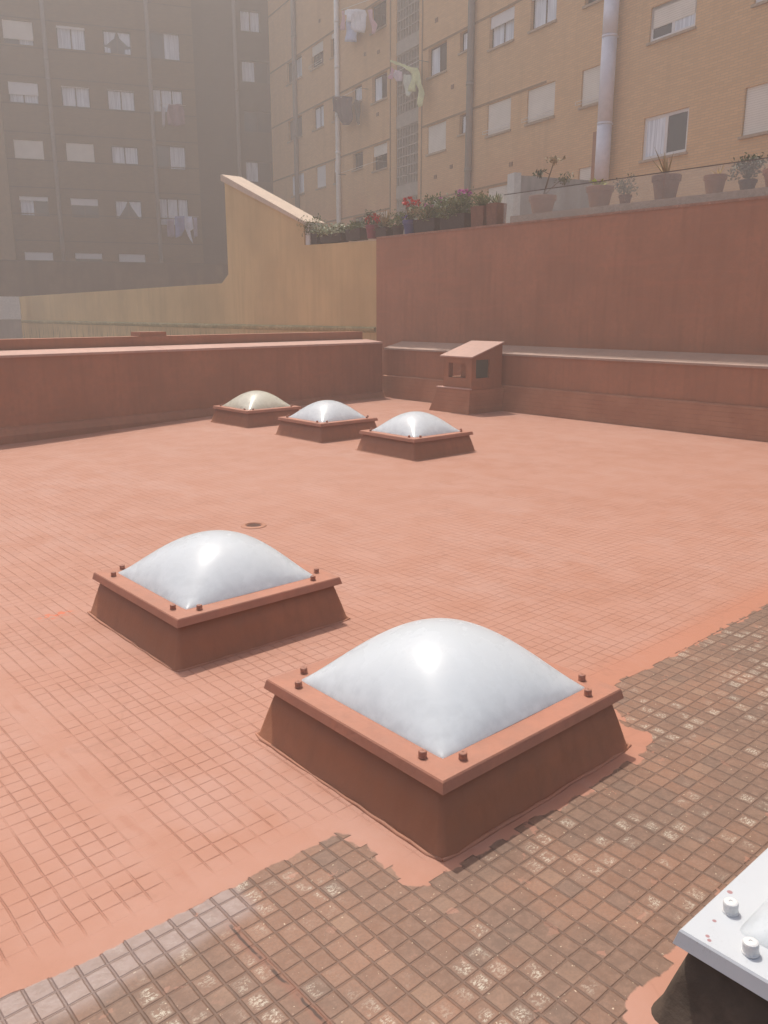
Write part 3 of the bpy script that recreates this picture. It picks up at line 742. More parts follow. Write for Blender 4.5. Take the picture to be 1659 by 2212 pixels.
# ---- right, ochre brick
AZ2 = -29
BR = empty('ochre_brick_apartment_block', PC, R(90-(AZ2+180))); tag(BR, 'ochre brick apartment block on the right, with roller blinds and concrete lattice', 'building')
def Q2(zx, zy): s, z = at((800+zx*.5425)/1.4756, zy*.5425/1.4756, PC, AZ2); return -s, z
def Q3(zx, zy): s, z = at((1548+zx*.5425)/1.4756, zy*.5425/1.4756, PC, AZ2); return -s, z
def Q6(zx, zy): s, z = at((1548+zx*.5425)/1.4756, (400+zy*.5425)/1.4756, PC, AZ2); return -s, z
def rect(Q, xa, ya, xb, yb, slope=.40):
    xc = (xa+xb)/2; h = (xb-xa)/2*slope
    x0 = Q(xa, (ya+yb)/2)[0]; x1 = Q(xb, (ya+yb)/2)[0]
    return x0, x1, Q(xc, yb-h)[1], Q(xc, ya+h)[1]
# z rows of the large windows
zr = rect(Q2, 1035, 705, 1145, 915); zru = rect(Q2, 1040, 240, 1150, 450)
ROWL = (zr[2], zr[3]); FH = zru[3]-zr[3]
def row(n, top=0, bot=0): return ROWL[0]+FH*n+bot, ROWL[1]+FH*n+top
def addr(rc, kind, blind, frame): wl.append((*rc, kind, blind, frame, False, 'blind', 2, 'glass'))
wl = []   # x0,x1,z0,z1,kind,blind,frame,guard,blindmat
def addw(Q, xa, xb, yref, n, kind, blind, frame='dfr', guard=False, bmat='blind', small=0, panes=2, glass='glass'):
    x0, x1 = Q(xa, yref)[0], Q(xb, yref)[0]; z0, z1 = row(n)
    if small: z0 += (z1-z0)*small
    wl.append((x0, x1, z0, z1, kind, blind, frame, guard, bmat, panes, glass))
addw(Q2, 210, 300, 420, 2, 'right', 0); addw(Q2, 218, 300, 760, 1, 'plain', 0, glass='glass2'); addw(Q2, 240, 312, 1080, 0, 'net', 0, 'wfr')
addw(Q2, 355, 425, 320, 2, 'plain', .42, guard=True); addw(Q2, 365, 428, 690, 1, 'net', 0, glass='glass2'); addw(Q2, 385, 440, 1040, 0, 'plain', .97, bmat='blindw')
addw(Q2, 468, 508, 250, 2, 'plain', .2, panes=1); addw(Q2, 480, 514, 640, 1, 'plain', 0, panes=1); addw(Q2, 488, 520, 1010, 0, 'plain', .5, bmat='blindw', panes=1)
addw(Q2, 705, 795, 90, 2, 'plain', 0); addw(Q2, 712, 800, 510, 1, 'left', 0); addw(Q2, 717, 800, 920, 0, 'plain', .42, guard=False)
addw(Q2, 598, 652, 570, 1, 'net', 0, small=.35, panes=1); addw(Q2, 600, 658, 935, 0, 'plain', 0, small=.30, panes=1); addw(Q2, 595, 650, 150, 2, 'plain', 0, small=.35, panes=1)
addw(Q2, 1042, 1150, 345, 1, 'left', 0); addw(Q2, 1036, 1145, 810, 0, 'plain', .97, bmat='blind')
addw(Q2, 1228, 1298, 225, 1, 'net', 0, small=.34, panes=1); addw(Q2, 1224, 1290, 715, 0, 'net', 0, small=.34, panes=1)
addw(Q2, 1402, 1545, 170, 1, 'net', .36, bmat='blindw'); addw(Q2, 1388, 1525, 690, 0, 'plain', .97, guard=True)
addw(Q3, 262, 415, 90, 1, 'net', .12, bmat='blindw'); addw(Q3, 243, 405, 600, 0, 'plain', .96, guard=True)
addw(Q3, 582, 740, 30, 1, 'right', .2); addw(Q3, 562, 718, 520, 0, 'plain', .97, guard=True)
addr(rect(Q3, 970, -60, 1235, 255), 'right', .62, 'wfr'); addr(rect(Q3, 925, 612, 1185, 968), 'left', .0, 'wfr')
kz = rect(Q3, 925, 612, 1185, 968); k2 = rect(Q3, 970, -60, 1235, 255)
addr((Q3(1512, 680)[0], Q3(1800, 650)[0], kz[2]+.08, kz[3]+.08), 'plain', .98, 'dfr'); addr((Q3(1578, 20)[0], Q3(1860, 0)[0], k2[2], k2[3]), 'right', .5, 'wfr')
# bottom row, mostly hidden by the terrace
addw(Q3, 545, 700, 1010, -1, 'plain', .9); addw(Q3, 10, 132, 1120, -1, 'plain', .95)
addw(Q2, 1050, 1160, 1300, -1, 'plain', .3); addw(Q2, 602, 660, 1330, -1, 'plain', 0, small=.3, panes=1); addw(Q2, 718, 800, 1320, -1, 'plain', .3)
for xa, xb, y_ in ((42, 135, -2), (152, 230, -2)): pass
# the same columns one storey up (above the picture)
up = []
for wdw in list(wl):
    pass
lx0, lx1 = Q2(852, 500)[0], Q2(985, 500)[0]
holes = [(a[0], a[1], a[2], a[3]) for a in wl] + [(lx0, lx1, -6, 25.9)]
XN = 46
bm = facade_bm(0, XN, -6, 26, holes, .2)
link('wall', bm, M['ochre'], BR)
for a in wl:
    wide = a[6] == 'wfr'
    window(BR, a[0], a[1], a[2], a[3], a[4], a[5], frame=a[6], guard=a[7], bm_=a[8], panes=a[9], glass=a[10], sill=True)
bm = bmesh.new(); box(bm, -.0, XN, .9, 12, 24, 26.2); box(bm, 0, XN, 11, 12, -6, 24); box(bm, XN, XN+.3, 0, 12, -6, 26); link('roof', bm, M['ochre'], BR)
# concrete lattice strip, a panel per storey between solid slabs
M['conc'] = plain('lattice_concrete', (0.40, 0.36, 0.31), .85, .1, 3)
M['void'] = NB('lattice_void', .9, .1).fin((0.10, 0.095, 0.09))
bm = bmesh.new(); box(bm, lx0, lx1, .34, .40, -6, 25.9); link('lattice_back', bm, M['void'], BR)
slab_t = Q2(915, 660)[1]; slab_b = Q2(915, 735)[1]
for n in range(-2, 5):
    zb = slab_b+FH*n; ztp = slab_t+FH*n
    bm = bmesh.new(); box(bm, lx0+.002, lx1-.002, .02, .14, zb, ztp); link('slab_band', bm, M['conc'], BR)
    za, zc = ztp-FH+FH, zb+FH
    bm = bmesh.new(); nx, nz = 8, 6
    for i in range(nx+1):
        xq = lx0+.03+(lx1-lx0-.06)*i/nx; box(bm, xq-.028, xq+.028, .05, .19, ztp+.002, zc-.002)
    for j in range(nz+1):
        zq = ztp+.03+(zc-ztp-.06)*j/nz; box(bm, lx0+.06, lx1-.06, .065, .18, zq-.025, zq+.025)
    link('lattice_panel', bm, M['conc'], BR)
for xq in (lx0-.45, lx1+.28):
    bm = bmesh.new(); box(bm, xq-.03, xq+.03, -.03, -.002, -5, 26); link('joint_cover', bm, plain('joint_strip', (0.30, 0.20, 0.12), .8), BR)
# string courses under and over the windows
M['course'] = plain('dark_course', (0.30, 0.18, 0.095), .85, .1, 3)
for n in range(-1, 4):
    for (xa, xb) in ((0.05, lx0-.5), (lx1+.33, 23.9)):
        bm = bmesh.new(); zc = row(n)[1]+.02; box(bm, xa, xb, -.022, -.002, zc, zc+.07); link('string_course', bm, M['course'], BR)
pipe(BR, Q2(260, 100), Q2(285, 1000), .12, M['pipeg'], [Q2(265, 215)[1], Q2(280, 800)[1]])
pipe(BR, Q2(514, 100), Q2(530, 900), .115, M['pipew'], [Q2(515, 130)[1], Q2(518, 400)[1], Q2(525, 680)[1], Q2(528, 900)[1]], lab='white drainpipe on the ochre block')
pipe(BR, Q2(1311, 100), Q2(1298, 900), .125, M['pipeg'], [Q2(1308, 495)[1], Q2(1297, 1000)[1]])
# big duct: stops above the terrace
xq = (Q3(755, 20)[0]+Q3(705, 1000)[0])/2; zb = Q3(705, 1065)[1]
bm = bmesh.new(); yq = -.29; xq += .18
for a, b_ in ((zb, Q3(715, 742)[1]), (Q3(715, 742)[1]+.03, Q3(745, 236)[1]), (Q3(745, 236)[1]+.03, Q3(757, 15)[1]), (Q3(757, 15)[1]+.03, 26)):
    tube(bm, [(xq, yq, a), (xq, yq, b_)], .215, 26)
for zj in (Q3(715, 742)[1], Q3(745, 236)[1], Q3(757, 15)[1]): tube(bm, [(xq, yq, zj-.03), (xq, yq, zj+.03)], .221, 26); box(bm, xq-.05, xq+.05, yq+.20, -.001, zj, zj+.05)
o = link('ventilation_duct', bm, M['pipeb'], BR); o['label'] = 'wide pale blue-grey duct'
xa = Q3(632, 900)[0]; bm = bmesh.new(); box(bm, xa, xq-.1, -.05, -.003, 1, Q3(650, 775)[1]); link('red_panel', bm, M['red'], BR)
# vents: small blocks in the brickwork
M['vent'] = plain('clay_vent', (0.26, 0.14, 0.08), .8)
for (Q, a, b_) in ((Q2, 1092, 118), (Q2, 1186, 510), (Q2, 1178, 980), (Q2, 405, 122), (Q2, 672, 318), (Q2, 750, 305), (Q2, 745, 672), (Q2, 1085, 1040), (Q3, 150, 965)):
    x_, z_ = Q(a, b_); bm = bmesh.new(); box(bm, x_-.09, x_+.09, -.03, -.002, z_-.07, z_+.07); link('air_brick', bm, M['vent'], BR)

# ------------------------------------------------------------------ laundry
def cloth_mat(name, c): return plain(name, c, .9, .12, 5)
def garment(B_, y, outline, c, label, cat, name, group, depth=.06, seed=0):
    """outline: list of (x,z) on the facade; a wavy hanging sheet cut to that outline"""
    rnd = random.Random(seed); bm = bmesh.new()
    cx = sum(p[0] for p in outline)/len(outline); cz = sum(p[1] for p in outline)/len(outline)
    vs = [bm.verts.new((p[0]-cx, 0, p[1]-cz)) for p in outline]; bm.faces.new(vs)
    bmesh.ops.triangulate(bm, faces=bm.faces)
    for _ in range(3): bmesh.ops.subdivide_edges(bm, edges=bm.edges, cuts=1, use_grid_fill=True)
    ph = rnd.random()*6
    for v in bm.verts: v.co.y += depth*math.sin(v.co.x*13+ph+.6*math.sin(v.co.z*5)) * (.5+.5*max(0, min(1, .4-v.co.z))) + .02*math.sin(v.co.z*9+ph)
    o = link(name, bm, cloth_mat(name+'_cloth', c), None, smooth=True)
    md = o.modifiers.new('t', 'SOLIDIFY'); md.thickness = .012
    o.matrix_world = B_.matrix_basis @ Matrix.Translation((cx, y, cz))
    return tag(o, label, cat, group)
def line(B_, pts, label, name='clothes_line', r=.010, gr='clothes lines across the courtyard facades'):
    bm = bmesh.new(); c = Vector(pts[0])
    tube(bm, [Vector(p)-c for p in pts], r, 5)
    o = link(name, bm, M['wfr']); o.matrix_world = B_.matrix_basis @ Matrix.Translation(c)
    # brackets back to the wall
    for p in (pts[0], pts[-1]):
        bm = bmesh.new(); q = Vector(p)-c; tube(bm, [q, q+Vector((0, -p[1]-.0, 0))], r*1.2, 5); link('bracket', bm, M['pipeg'], o)
    return tag(o, label, 'clothes line', gr)
def P2(y, *pts): return [Q2(a, b_) for a, b_ in pts]
Gp = 'laundry hanging on the facades'
Y = -.45
def PL2(*pts): return [Q2(a, b_) for a, b_ in pts]
garment(BR, Y, PL2((588, 75), (600, 72), (602, 185), (586, 190)), (0.62, 0.38, 0.42), 'narrow pink garment at the left end of the top laundry, white pipe beside it', 'garment', 'pink_garment', Gp, seed=1)
garment(BR, Y, PL2((604, 68), (625, 64), (660, 66), (668, 90), (655, 95), (650, 138), (615, 140), (612, 100), (602, 95)), (0.82, 0.82, 0.86), 'small white shirt above the blue trousers in the top laundry', 'garment', 'white_shirt', Gp, seed=2)
garment(BR, Y+.1, PL2((602, 110), (658, 118), (662, 180), (655, 254), (595, 252), (597, 160)), (0.52, 0.58, 0.76), 'pale blue trousers hanging lowest in the top laundry', 'garment', 'blue_trousers', Gp, seed=3)
garment(BR, Y-.05, PL2((662, 66), (690, 64), (735, 72), (745, 100), (735, 150), (722, 203), (668, 200), (650, 170), (652, 110)), (0.74, 0.72, 0.74), 'large grey white shirt in the middle of the top laundry', 'garment', 'grey_shirt', Gp, seed=4)
garment(BR, Y, PL2((742, 68), (770, 66), (776, 120), (790, 155), (782, 212), (765, 205), (758, 160), (748, 120)), (0.60, 0.36, 0.40), 'pink striped garment at the right end of the top laundry', 'garment', 'pink_blouse', Gp, seed=5)
line(BR, [(*[Q2(585, 70)[0]], Y, Q2(585, 70)[1]+.02), (Q2(785, 66)[0], Y, Q2(690, 64)[1]+.02)], 'clothes line carrying the white shirts and blue trousers')
garment(BR, Y, PL2((532, 575), (600, 572), (650, 578), (652, 640), (645, 700), (630, 742), (585, 742), (578, 690), (560, 670), (535, 660)), (0.075, 0.055, 0.075), 'dark purple clothes hanging right of the white pipe', 'garment', 'dark_clothes', Gp, seed=6)
garment(BR, Y+.08, PL2((655, 590), (688, 600), (690, 735), (668, 740), (658, 660)), (0.10, 0.085, 0.075), 'narrow dark brown garment at the right end of the dark laundry', 'garment', 'brown_garment', Gp, seed=7)
z_ = Q2(600, 573)[1]+.03
line(BR, [(Q2(530, 573)[0], Y, z_), (Q2(690, 580)[0], Y, z_)], 'clothes line carrying the dark purple clothes')
YF = -.95
garment(BR, Y, PL2((880, 362), (915, 372), (960, 390), (1000, 405), (1035, 408), (1050, 430), (1062, 480), (1068, 560), (1062, 630), (1050, 640), (1040, 600), (1038, 540), (1028, 500), (1024, 548), (985, 545), (992, 500), (1000, 450), (985, 425), (945, 400), (905, 388), (880, 375)), (0.66, 0.70, 0.40), 'yellow green long sleeved shirt blown sideways across the lattice', 'garment', 'yellow_shirt', Gp, seed=8)
garment(BR, Y, PL2((884, 398), (900, 420), (895, 445), (880, 474), (862, 470)), (0.66, 0.36, 0.48), 'small pink cloth left of the yellow green shirt', 'garment', 'pink_cloth', Gp, seed=9)
garment(BR, Y, PL2((900, 418), (942, 430), (938, 485), (905, 488), (893, 455)), (0.66, 0.55, 0.60), 'pale lilac cloth between the pink cloth and the green towel', 'garment', 'lilac_cloth', Gp, seed=10)
garment(BR, Y+.08, PL2((946, 445), (990, 448), (996, 540), (985, 578), (958, 570), (948, 500)), (0.60, 0.64, 0.54), 'pale grey green towel hanging under the yellow green shirt', 'towel', 'green_towel', Gp, seed=11)
z_ = Q2(940, 416)[1]
line(BR, [(Q2(855, 416)[0], Y, z_), (Q2(1045, 420)[0], Y, z_)], 'clothes line in front of the concrete lattice')
line(BR, [(Q2(555, 965)[0], Y, Q2(720, 975)[1]), (Q2(798, 978)[0], Y, Q2(720, 975)[1])], 'empty clothes line under the third storey window, above the red flowers')
def PL1(*pts): return [L(a, b_) for a, b_ in pts]
def PL4(*pts): return [L(a, b_, True) for a, b_ in pts]
garment(BL, Y, PL1((985, 625), (1060, 622), (1078, 660), (1082, 740), (1030, 752), (985, 745), (975, 680)), (0.24, 0.13, 0.17), 'dull pink clothes under the white window of the brown block', 'garment', 'dull_pink_clothes', Gp, seed=12)
garment(BL, Y, PL1((945, 640), (968, 645), (965, 750), (952, 765)), (0.42, 0.40, 0.44), 'pale narrow cloth left of the dull pink clothes', 'garment', 'pale_cloth', Gp, seed=13)
line(BL, [(L(940, 630)[0], Y, L(1000, 625)[1]), (L(1085, 630)[0], Y, L(1000, 625)[1])], 'clothes line on the brown block carrying dull pink clothes')
garment(BL, Y, PL4((975, 372), (1018, 370), (1022, 470), (1005, 480), (980, 472)), (0.30, 0.24, 0.34), 'purple garment at the left end of the lowest laundry', 'garment', 'purple_garment', Gp, seed=14)
garment(BL, Y-.04, PL4((1022, 356), (1078, 354), (1080, 430), (1060, 470), (1028, 480)), (0.22, 0.26, 0.50), 'blue garment in the middle of the lowest laundry', 'garment', 'blue_garment', Gp, seed=15)
garment(BL, Y-.08, PL4((1078, 355), (1122, 356), (1130, 430), (1112, 440), (1128, 515), (1098, 470), (1080, 420)), (0.72, 0.75, 0.85), 'bright white cloth with pointed tail in the lowest laundry', 'garment', 'white_cloth', Gp, seed=16)
garment(BL, Y, PL4((1130, 360), (1152, 362), (1155, 470), (1135, 480)), (0.40, 0.36, 0.48), 'lilac garment at the right end of the lowest laundry', 'garment', 'lilac_garment', Gp, seed=17)
line(BL, [(L(970, 355, True)[0], Y, L(1060, 354, True)[1]), (L(1160, 355, True)[0], Y, L(1060, 354, True)[1])], 'lowest clothes line, carrying blue and white clothes')

# ------------------------------------------------------------------ terrace on top of the tall wall
PT = PR + NR*TB                                  # front plane of the tall wall
def T(x, y, back=0.0):                           # survey point on a plane parallel to the wall, set back
    s, z = at(x, y, PT+NR*back, AZR); return s, z
t = rframe('terrace_slab'); t['kind'] = 'structure'
bm = bmesh.new(); box(bm, L0, 12.5, -3.6, -.845, 2.75, 2.98); o = link('paving', bm, M['grey'], t)
def glassy():
    b = NB('dusty_glass', .2, .5)
    tr = b.n('ShaderNodeBsdfTransparent'); tr.inputs[0].default_value = (.97, .98, .97, 1)
    df = b.n('ShaderNodeBsdfDiffuse'); df.inputs[0].default_value = (.50, .42, .36, 1)
    gs = b.n('ShaderNodeBsdfGlossy'); gs.inputs['Roughness'].default_value = .08
    m1 = b.n('ShaderNodeMixShader'); m1.inputs[0].default_value = .13
    b.t.links.new(tr.outputs[0], m1.inputs[1]); b.t.links.new(df.outputs[0], m1.inputs[2])
    m2 = b.n('ShaderNodeMixShader'); m2.inputs[0].default_value = .05
    b.t.links.new(m1.outputs[0], m2.inputs[1]); b.t.links.new(gs.outputs[0], m2.inputs[2])
    b.t.links.new(m2.outputs[0], b.t.nodes['Material Output'].inputs[0]); return b.m
M['screen'] = glassy()
t = rframe('glass_screen'); tag(t, 'low dusty glass windbreak along the top of the tall red wall', 'glass screen')
sL = T(1086, 440)[0]; x_ = sL
k = 0
while x_ > L0+.1:
    xb = max(L0, x_-1.5)
    bm = bmesh.new(); box(bm, xb+.004, x_-.004, -TB-.03, -TB-.022, 3.066, 3.52); link('glass_panel', bm, M['screen'], t); x_ = xb
bm = bmesh.new(); box(bm, L0, sL, -TB-.034, -TB-.018, 3.521, 3.532); link('top_rail', bm, M['dfr'], t)

M['terra'] = plain('terracotta', (0.30, 0.145, 0.085), .85, .15, 9, .3)
M['terrad'] = plain('dark_terracotta', (0.20, 0.10, 0.065), .85, .15, 9, .3)
M['darkpot'] = plain('dark_planter', (0.06, 0.045, 0.038), .7, .2, 9)
M['bluepot'] = plain('blue_planter', (0.07, 0.08, 0.20), .5, .1, 9)
M['redpot'] = plain('magenta_planter', (0.22, 0.05, 0.07), .5, .1, 9)
def leafm(n, c): 
    b = NB(n, .6, .3); oi = b.n('ShaderNodeNewGeometry').outputs['Random Per Island']
    return b.fin(b.mix(oi, gl(c, .6), gl(c, 1.5)))
M['g1'] = leafm('leaf_green', (0.115, 0.150, 0.060)); M['g2'] = leafm('leaf_dark', (0.070, 0.095, 0.045)); M['g3'] = leafm('leaf_yellowgreen', (0.15, 0.17, 0.05))
M['g4'] = leafm('leaf_grey', (0.13, 0.135, 0.075)); M['gl'] = leafm('leaf_lime', (0.34, 0.42, 0.05)); M['straw'] = leafm('straw', (0.28, 0.21, 0.11)); M['pale'] = leafm('leaf_variegated', (0.40, 0.43, 0.30))
M['fred'] = leafm('petal_red', (0.55, 0.035, 0.035)); M['fpink'] = leafm('petal_magenta', (0.55, 0.10, 0.38)); M['fwhite'] = leafm('petal_white', (0.70, 0.66, 0.58)); M['fyel'] = leafm('petal_yellow', (0.60, 0.42, 0.10))
def leaf(bm, p, d, ln, wd, rnd):
    d = d.normalized(); a = d.cross(Vector((rnd.uniform(-1, 1), rnd.uniform(-1, 1), rnd.uniform(-1, 1)))).normalized()
    m = p+d*ln*.5+Vector((0, 0, ln*.06))
    v = [bm.verts.new(q) for q in (p, m+a*wd/2, p+d*ln, m-a*wd/2)]; bm.faces.new(v)
def bush(parent, c, r, h, n, m, seed, size=.07, name='foliage'):
    rnd = random.Random(seed); bm = bmesh.new()
    cl = [(Vector((rnd.gauss(0, .42), rnd.gauss(0, .42), rnd.uniform(.12, .95)))) for _ in range(12)]
    for i in range(n):
        k = rnd.choice(cl); p = Vector(c)+Vector(((k.x+rnd.gauss(0, .24))*r, (k.y+rnd.gauss(0, .24))*r*.8, (k.z+rnd.gauss(0, .13))*h))
        if p.z < c[2]: p.z = c[2]+rnd.random()*.03
        leaf(bm, p, Vector((rnd.gauss(0, 1), rnd.gauss(0, 1), rnd.gauss(.4, 1))), size*rnd.uniform(.6, 1.4), size*.45, rnd)
    for i in range(7):
        a = rnd.random()*6.3; tube(bm, [Vector(c)+Vector((0, 0, -.05)), Vector(c)+Vector((math.cos(a)*r*.3, math.sin(a)*r*.3, h*.5)), Vector(c)+Vector((math.cos(a)*r*.55, math.sin(a)*r*.5, h*.95))], [.006, .004, .002], 4)
    return link(name, bm, m, parent)
def blades(parent, c, ln, n, m, seed, wd=.03, spread=.8, name='leaves', curl=.25):
    rnd = random.Random(seed); bm = bmesh.new()
    for i in range(n):
        a = rnd.random()*6.28; tilt = rnd.uniform(.1, spread); L_ = ln*rnd.uniform(.65, 1.1)
        dv = Vector((math.cos(a)*math.sin(tilt), math.sin(a)*math.sin(tilt), math.cos(tilt))); sd = dv.cross(Vector((0, 0, 1))).normalized()
        prev = None
        for k in range(6):
            q = k/5; p = Vector(c)+dv*L_*q+Vector((math.cos(a), math.sin(a), -1))*curl*L_*q*q*.5; wq = wd*(1-q)**.7*.5+.0008
            cur = (bm.verts.new(p-sd*wq), bm.verts.new(p+sd*wq))
            if prev: bm.faces.new((prev[0], prev[1], cur[1], cur[0]))
            prev = cur
    return link(name, bm, m, parent)
def flowers(parent, pts, m, r=.03, n=14, seed=0, stems=None, smat=None):
    rnd = random.Random(seed); bm = bmesh.new()
    for p in pts:
        for i in range(n):
            d = Vector((rnd.gauss(0, 1), rnd.gauss(0, 1), rnd.gauss(.3, 1))).normalized(); leaf(bm, Vector(p)+d*r*.3, d, r*1.2, r*.9, rnd)
    link('flowers', bm, m, parent)
    if stems is not None:
        bm = bmesh.new()
        for p in pts: tube(bm, [stems, (Vector(stems)+Vector(p))/2+Vector((.02, 0, .03)), p], .004, 4)
        link('stem', bm, smat or M['g2'], parent)
def pot(parent, r, h, m, rim=True, z=0):
    bm = bmesh.new(); prof = [(r*.68, 0), (r*.90, h*.74)]
    if rim: prof += [(r*.91, h*.75), (r*1.0, h*.76), (r*1.02, h*.97), (r*.99, h), (r*.88, h), (r*.86, h*.9)]
    else: prof += [(r, h), (r*.93, h), (r*.90, h*.93)]
    lathe(bm, prof, 26, (0, 0, z)); o = link('pot', bm, m, parent)
    bm = bmesh.new(); lathe(bm, [(r*.86, h*.84), (r*.86, h*.88), (r*.3, h*.90)], 18, (0, 0, z)); link('soil', bm, M['darkpot'], parent)
def planter(parent, w_, d, h, m):
    bm = bmesh.new(); v0 = [(-w_/2*.92, -d/2*.9), (w_/2*.92, -d/2*.9), (w_/2*.92, d/2*.9), (-w_/2*.92, d/2*.9)]; v1 = [(-w_/2, -d/2), (w_/2, -d/2), (w_/2, d/2), (-w_/2, d/2)]
    a = [bm.verts.new((x, y, 0)) for x, y in v0]; b_ = [bm.verts.new((x, y, h)) for x, y in v1]; c = [bm.verts.new((x*.93, y*.86, h)) for x, y in v1]; e = [bm.verts.new((x*.92, y*.85, h-.03)) for x, y in v1]
    bm.faces.new(a[::-1])
    for q0, q1 in ((a, b_), (b_, c), (c, e)):
        for i in range(4): bm.faces.new((q0[i], q0[(i+1) % 4], q1[(i+1) % 4], q1[i]))
    bm.faces.new(e); link('planter', bm, m, parent)
ZB = 3.067
def plant_at(x, back, label, cat='potted plant', name='potted_plant'):
    z = ZB
    s, _ = T(x, 500, back)
    o = empty(name, PT+NR*back+DR*s+Vector((0, 0, z)), R(90-AZR)); return tag(o, label, cat, 'plants in pots along the top of the tall wall')
def hh(x, y, back): return T(x, y, back)[1]-ZB     # height above the wall top of a survey point
def ww(x0, x1, back): return abs(T(x0, 450, back)[0]-T(x1, 450, back)[0])*abs(1)
BK = .17
def fl(o, x0, y, xc, back=BK):       # local position of a bloom
    s0, _ = T(xc, 500, back); s, z = T(x0, y, back); return (s-s0, random.uniform(-.05, .05), z-ZB)
# the left row
o = plant_at(677, BK, 'fluffy dark green bush in a dark planter, first beside the sloping coping'); planter(o, ww(661, 694, BK), .24, .24, M['darkpot']); bush(o, (0, 0, .2), .33, hh(677, 471, BK)-.2, 900, M['g1'], 1, .05)
o = plant_at(722, BK, 'low plant with white edged leaves, second from the sloping coping'); planter(o, ww(700, 748, BK), .24, .17, M['darkpot']); bush(o, (0, 0, .13), .42, .26, 500, M['pale'], 2, .07); bush(o, (0, 0, .1), .42, .22, 400, M['g1'], 3, .06, 'low_leaves')
o = plant_at(771, BK, 'green bush in a dark planter between the white edged plant and the magenta pot'); planter(o, ww(755, 788, BK), .24, .22, M['darkpot']); bush(o, (0, 0, .16), .28, hh(771, 483, BK)-.14, 600, M['g1'], 4, .06)
o = plant_at(804, BK, 'red geranium in a magenta pot where yellow wall meets red wall'); pot(o, .14, .26, M['redpot']); bush(o, (0, 0, .22), .2, .28, 350, M['g2'], 5, .05)
flowers(o, [fl(o, a, b_, 804) for a, b_ in ((794, 477), (800, 470), (806, 468), (812, 471), (815, 475))], M['fred'], .055, 22, 1, (0, 0, .2))
o = plant_at(832, BK, 'tall beige grassy stalks standing between the red flowers'); planter(o, ww(822, 846, BK), .24, .18, M['darkpot']); blades(o, (0, 0, .1), hh(832, 452, BK)-.05, 70, M['straw'], 6, .02, .35); bush(o, (0, 0, .1), .2, .3, 300, M['g4'], 7, .05)
o = plant_at(860, BK, 'green plant with a yellow bloom in a small dark pot'); pot(o, .13, .20, M['darkpot']); bush(o, (0, 0, .16), .2, .26, 350, M['g1'], 8, .05); flowers(o, [fl(o, 858, 472, 860)], M['fyel'], .04, 14, 2, (0, 0, .15))
o = plant_at(886, BK, 'tall red flowers on long stems rising from a blue pot'); pot(o, .15, .26, M['bluepot']); bush(o, (0, 0, .2), .18, .32, 260, M['g4'], 9, .05)
flowers(o, [fl(o, a, b_, 886) for a, b_ in ((878, 436), (884, 431), (890, 437), (882, 443), (902, 438))], M['fred'], .055, 20, 3, (0, 0, .2))
flowers(o, [fl(o, a, b_, 886) for a, b_ in ((870, 472), (880, 470))], leafm('petal_violet', (.16, .12, .42)), .04, 16, 4)
o = plant_at(925, BK, 'wide grey green bush with a few pink blooms, centre of the planter row'); planter(o, ww(903, 950, BK), .24, .24, M['darkpot']); bush(o, (0, 0, .18), .42, hh(925, 456, BK)-.12, 1100, M['g1'], 10, .055); bush(o, (0, 0, .3), .36, hh(925, 448, BK)-.3, 350, M['straw'], 22, .05, 'dry_leaves')
flowers(o, [fl(o, a, b_, 925) for a, b_ in ((914, 446), (920, 443), (936, 444), (955, 432), (952, 438))], M['fpink'], .035, 14, 5, (0, 0, .2))
o = plant_at(985, BK, 'large green bush with a crown of magenta flowers'); planter(o, ww(962, 1016, BK), .24, .26, M['darkpot']); bush(o, (0, 0, .2), .46, hh(985, 432, BK)-.14, 1500, M['g1'], 11, .055); bush(o, (.1, 0, .3), .34, hh(985, 430, BK)-.28, 500, M['g3'], 23, .05, 'young_leaves')
flowers(o, [fl(o, a, b_, 985) for a, b_ in ((988, 418), (995, 415), (1003, 417), (1009, 415), (1014, 419), (998, 421))], M['fpink'], .045, 18, 6, (0, 0, .35))
o = plant_at(1040, BK, 'spiky bush in a brown box planter left of the aloe'); planter(o, ww(1028, 1056, BK), .26, .34, M['terrad']); blades(o, (0, 0, .3), .34, 60, M['g1'], 12, .03, 1.0); bush(o, (-.05, 0, .3), .2, .25, 260, M['g3'], 13, .05)
o = plant_at(1071, BK, 'green aloe with stiff leaves in a brown pot beside the glass screen'); planter(o, ww(1060, 1083, BK), .26, .36, M['terrad']); blades(o, (0, 0, .3), hh(1071, 414, BK)-.28, 26, M['g1'], 14, .045, .75, curl=.1); blades(o, (-.05, 0, .3), .25, 16, M['pale'], 15, .04, .9)
# behind the glass
BG = .32; ZB = 3.18
t = rframe('terrace_kerb'); tag(t, 'low pale kerb behind the glass screen on which the terracotta pots stand', 'kerb')
bm = bmesh.new(); box(bm, L0, sL-.12, -1.06, -TB-.06, 3.068, 3.178); link('kerb', bm, plain('pale_kerb', (0.40, 0.31, 0.25), .9, .15, 4), t)
def pw_(x0, x1): return ww(x0, x1, BG)*.82/2
o = plant_at(1169, BG, 'terracotta pot with a bare dry branching stem, first behind the glass'); pot(o, pw_(1141, 1197), hh(1169, 424, BG), M['terra'])
bm = bmesh.new(); rnd = random.Random(5); h0 = hh(1169, 424, BG)
tube(bm, [(0, 0, h0-.05), (-.10, 0, h0+.25), (-.17, 0, h0+.42), (-.20, 0, hh(1200, 345, BG))], [.014, .011, .008, .005], 6)
tube(bm, [(-.02, 0, h0), (-.22, .02, h0+.12), (-.42, .03, h0+.22)], [.008, .006, .003], 5); tube(bm, [(-.13, 0, h0+.32), (.0, 0, h0+.38), (.12, 0, h0+.36)], [.006, .005, .003], 5)
link('stem', bm, plain('dry_stem', (0.17, 0.12, 0.08), .8), o)
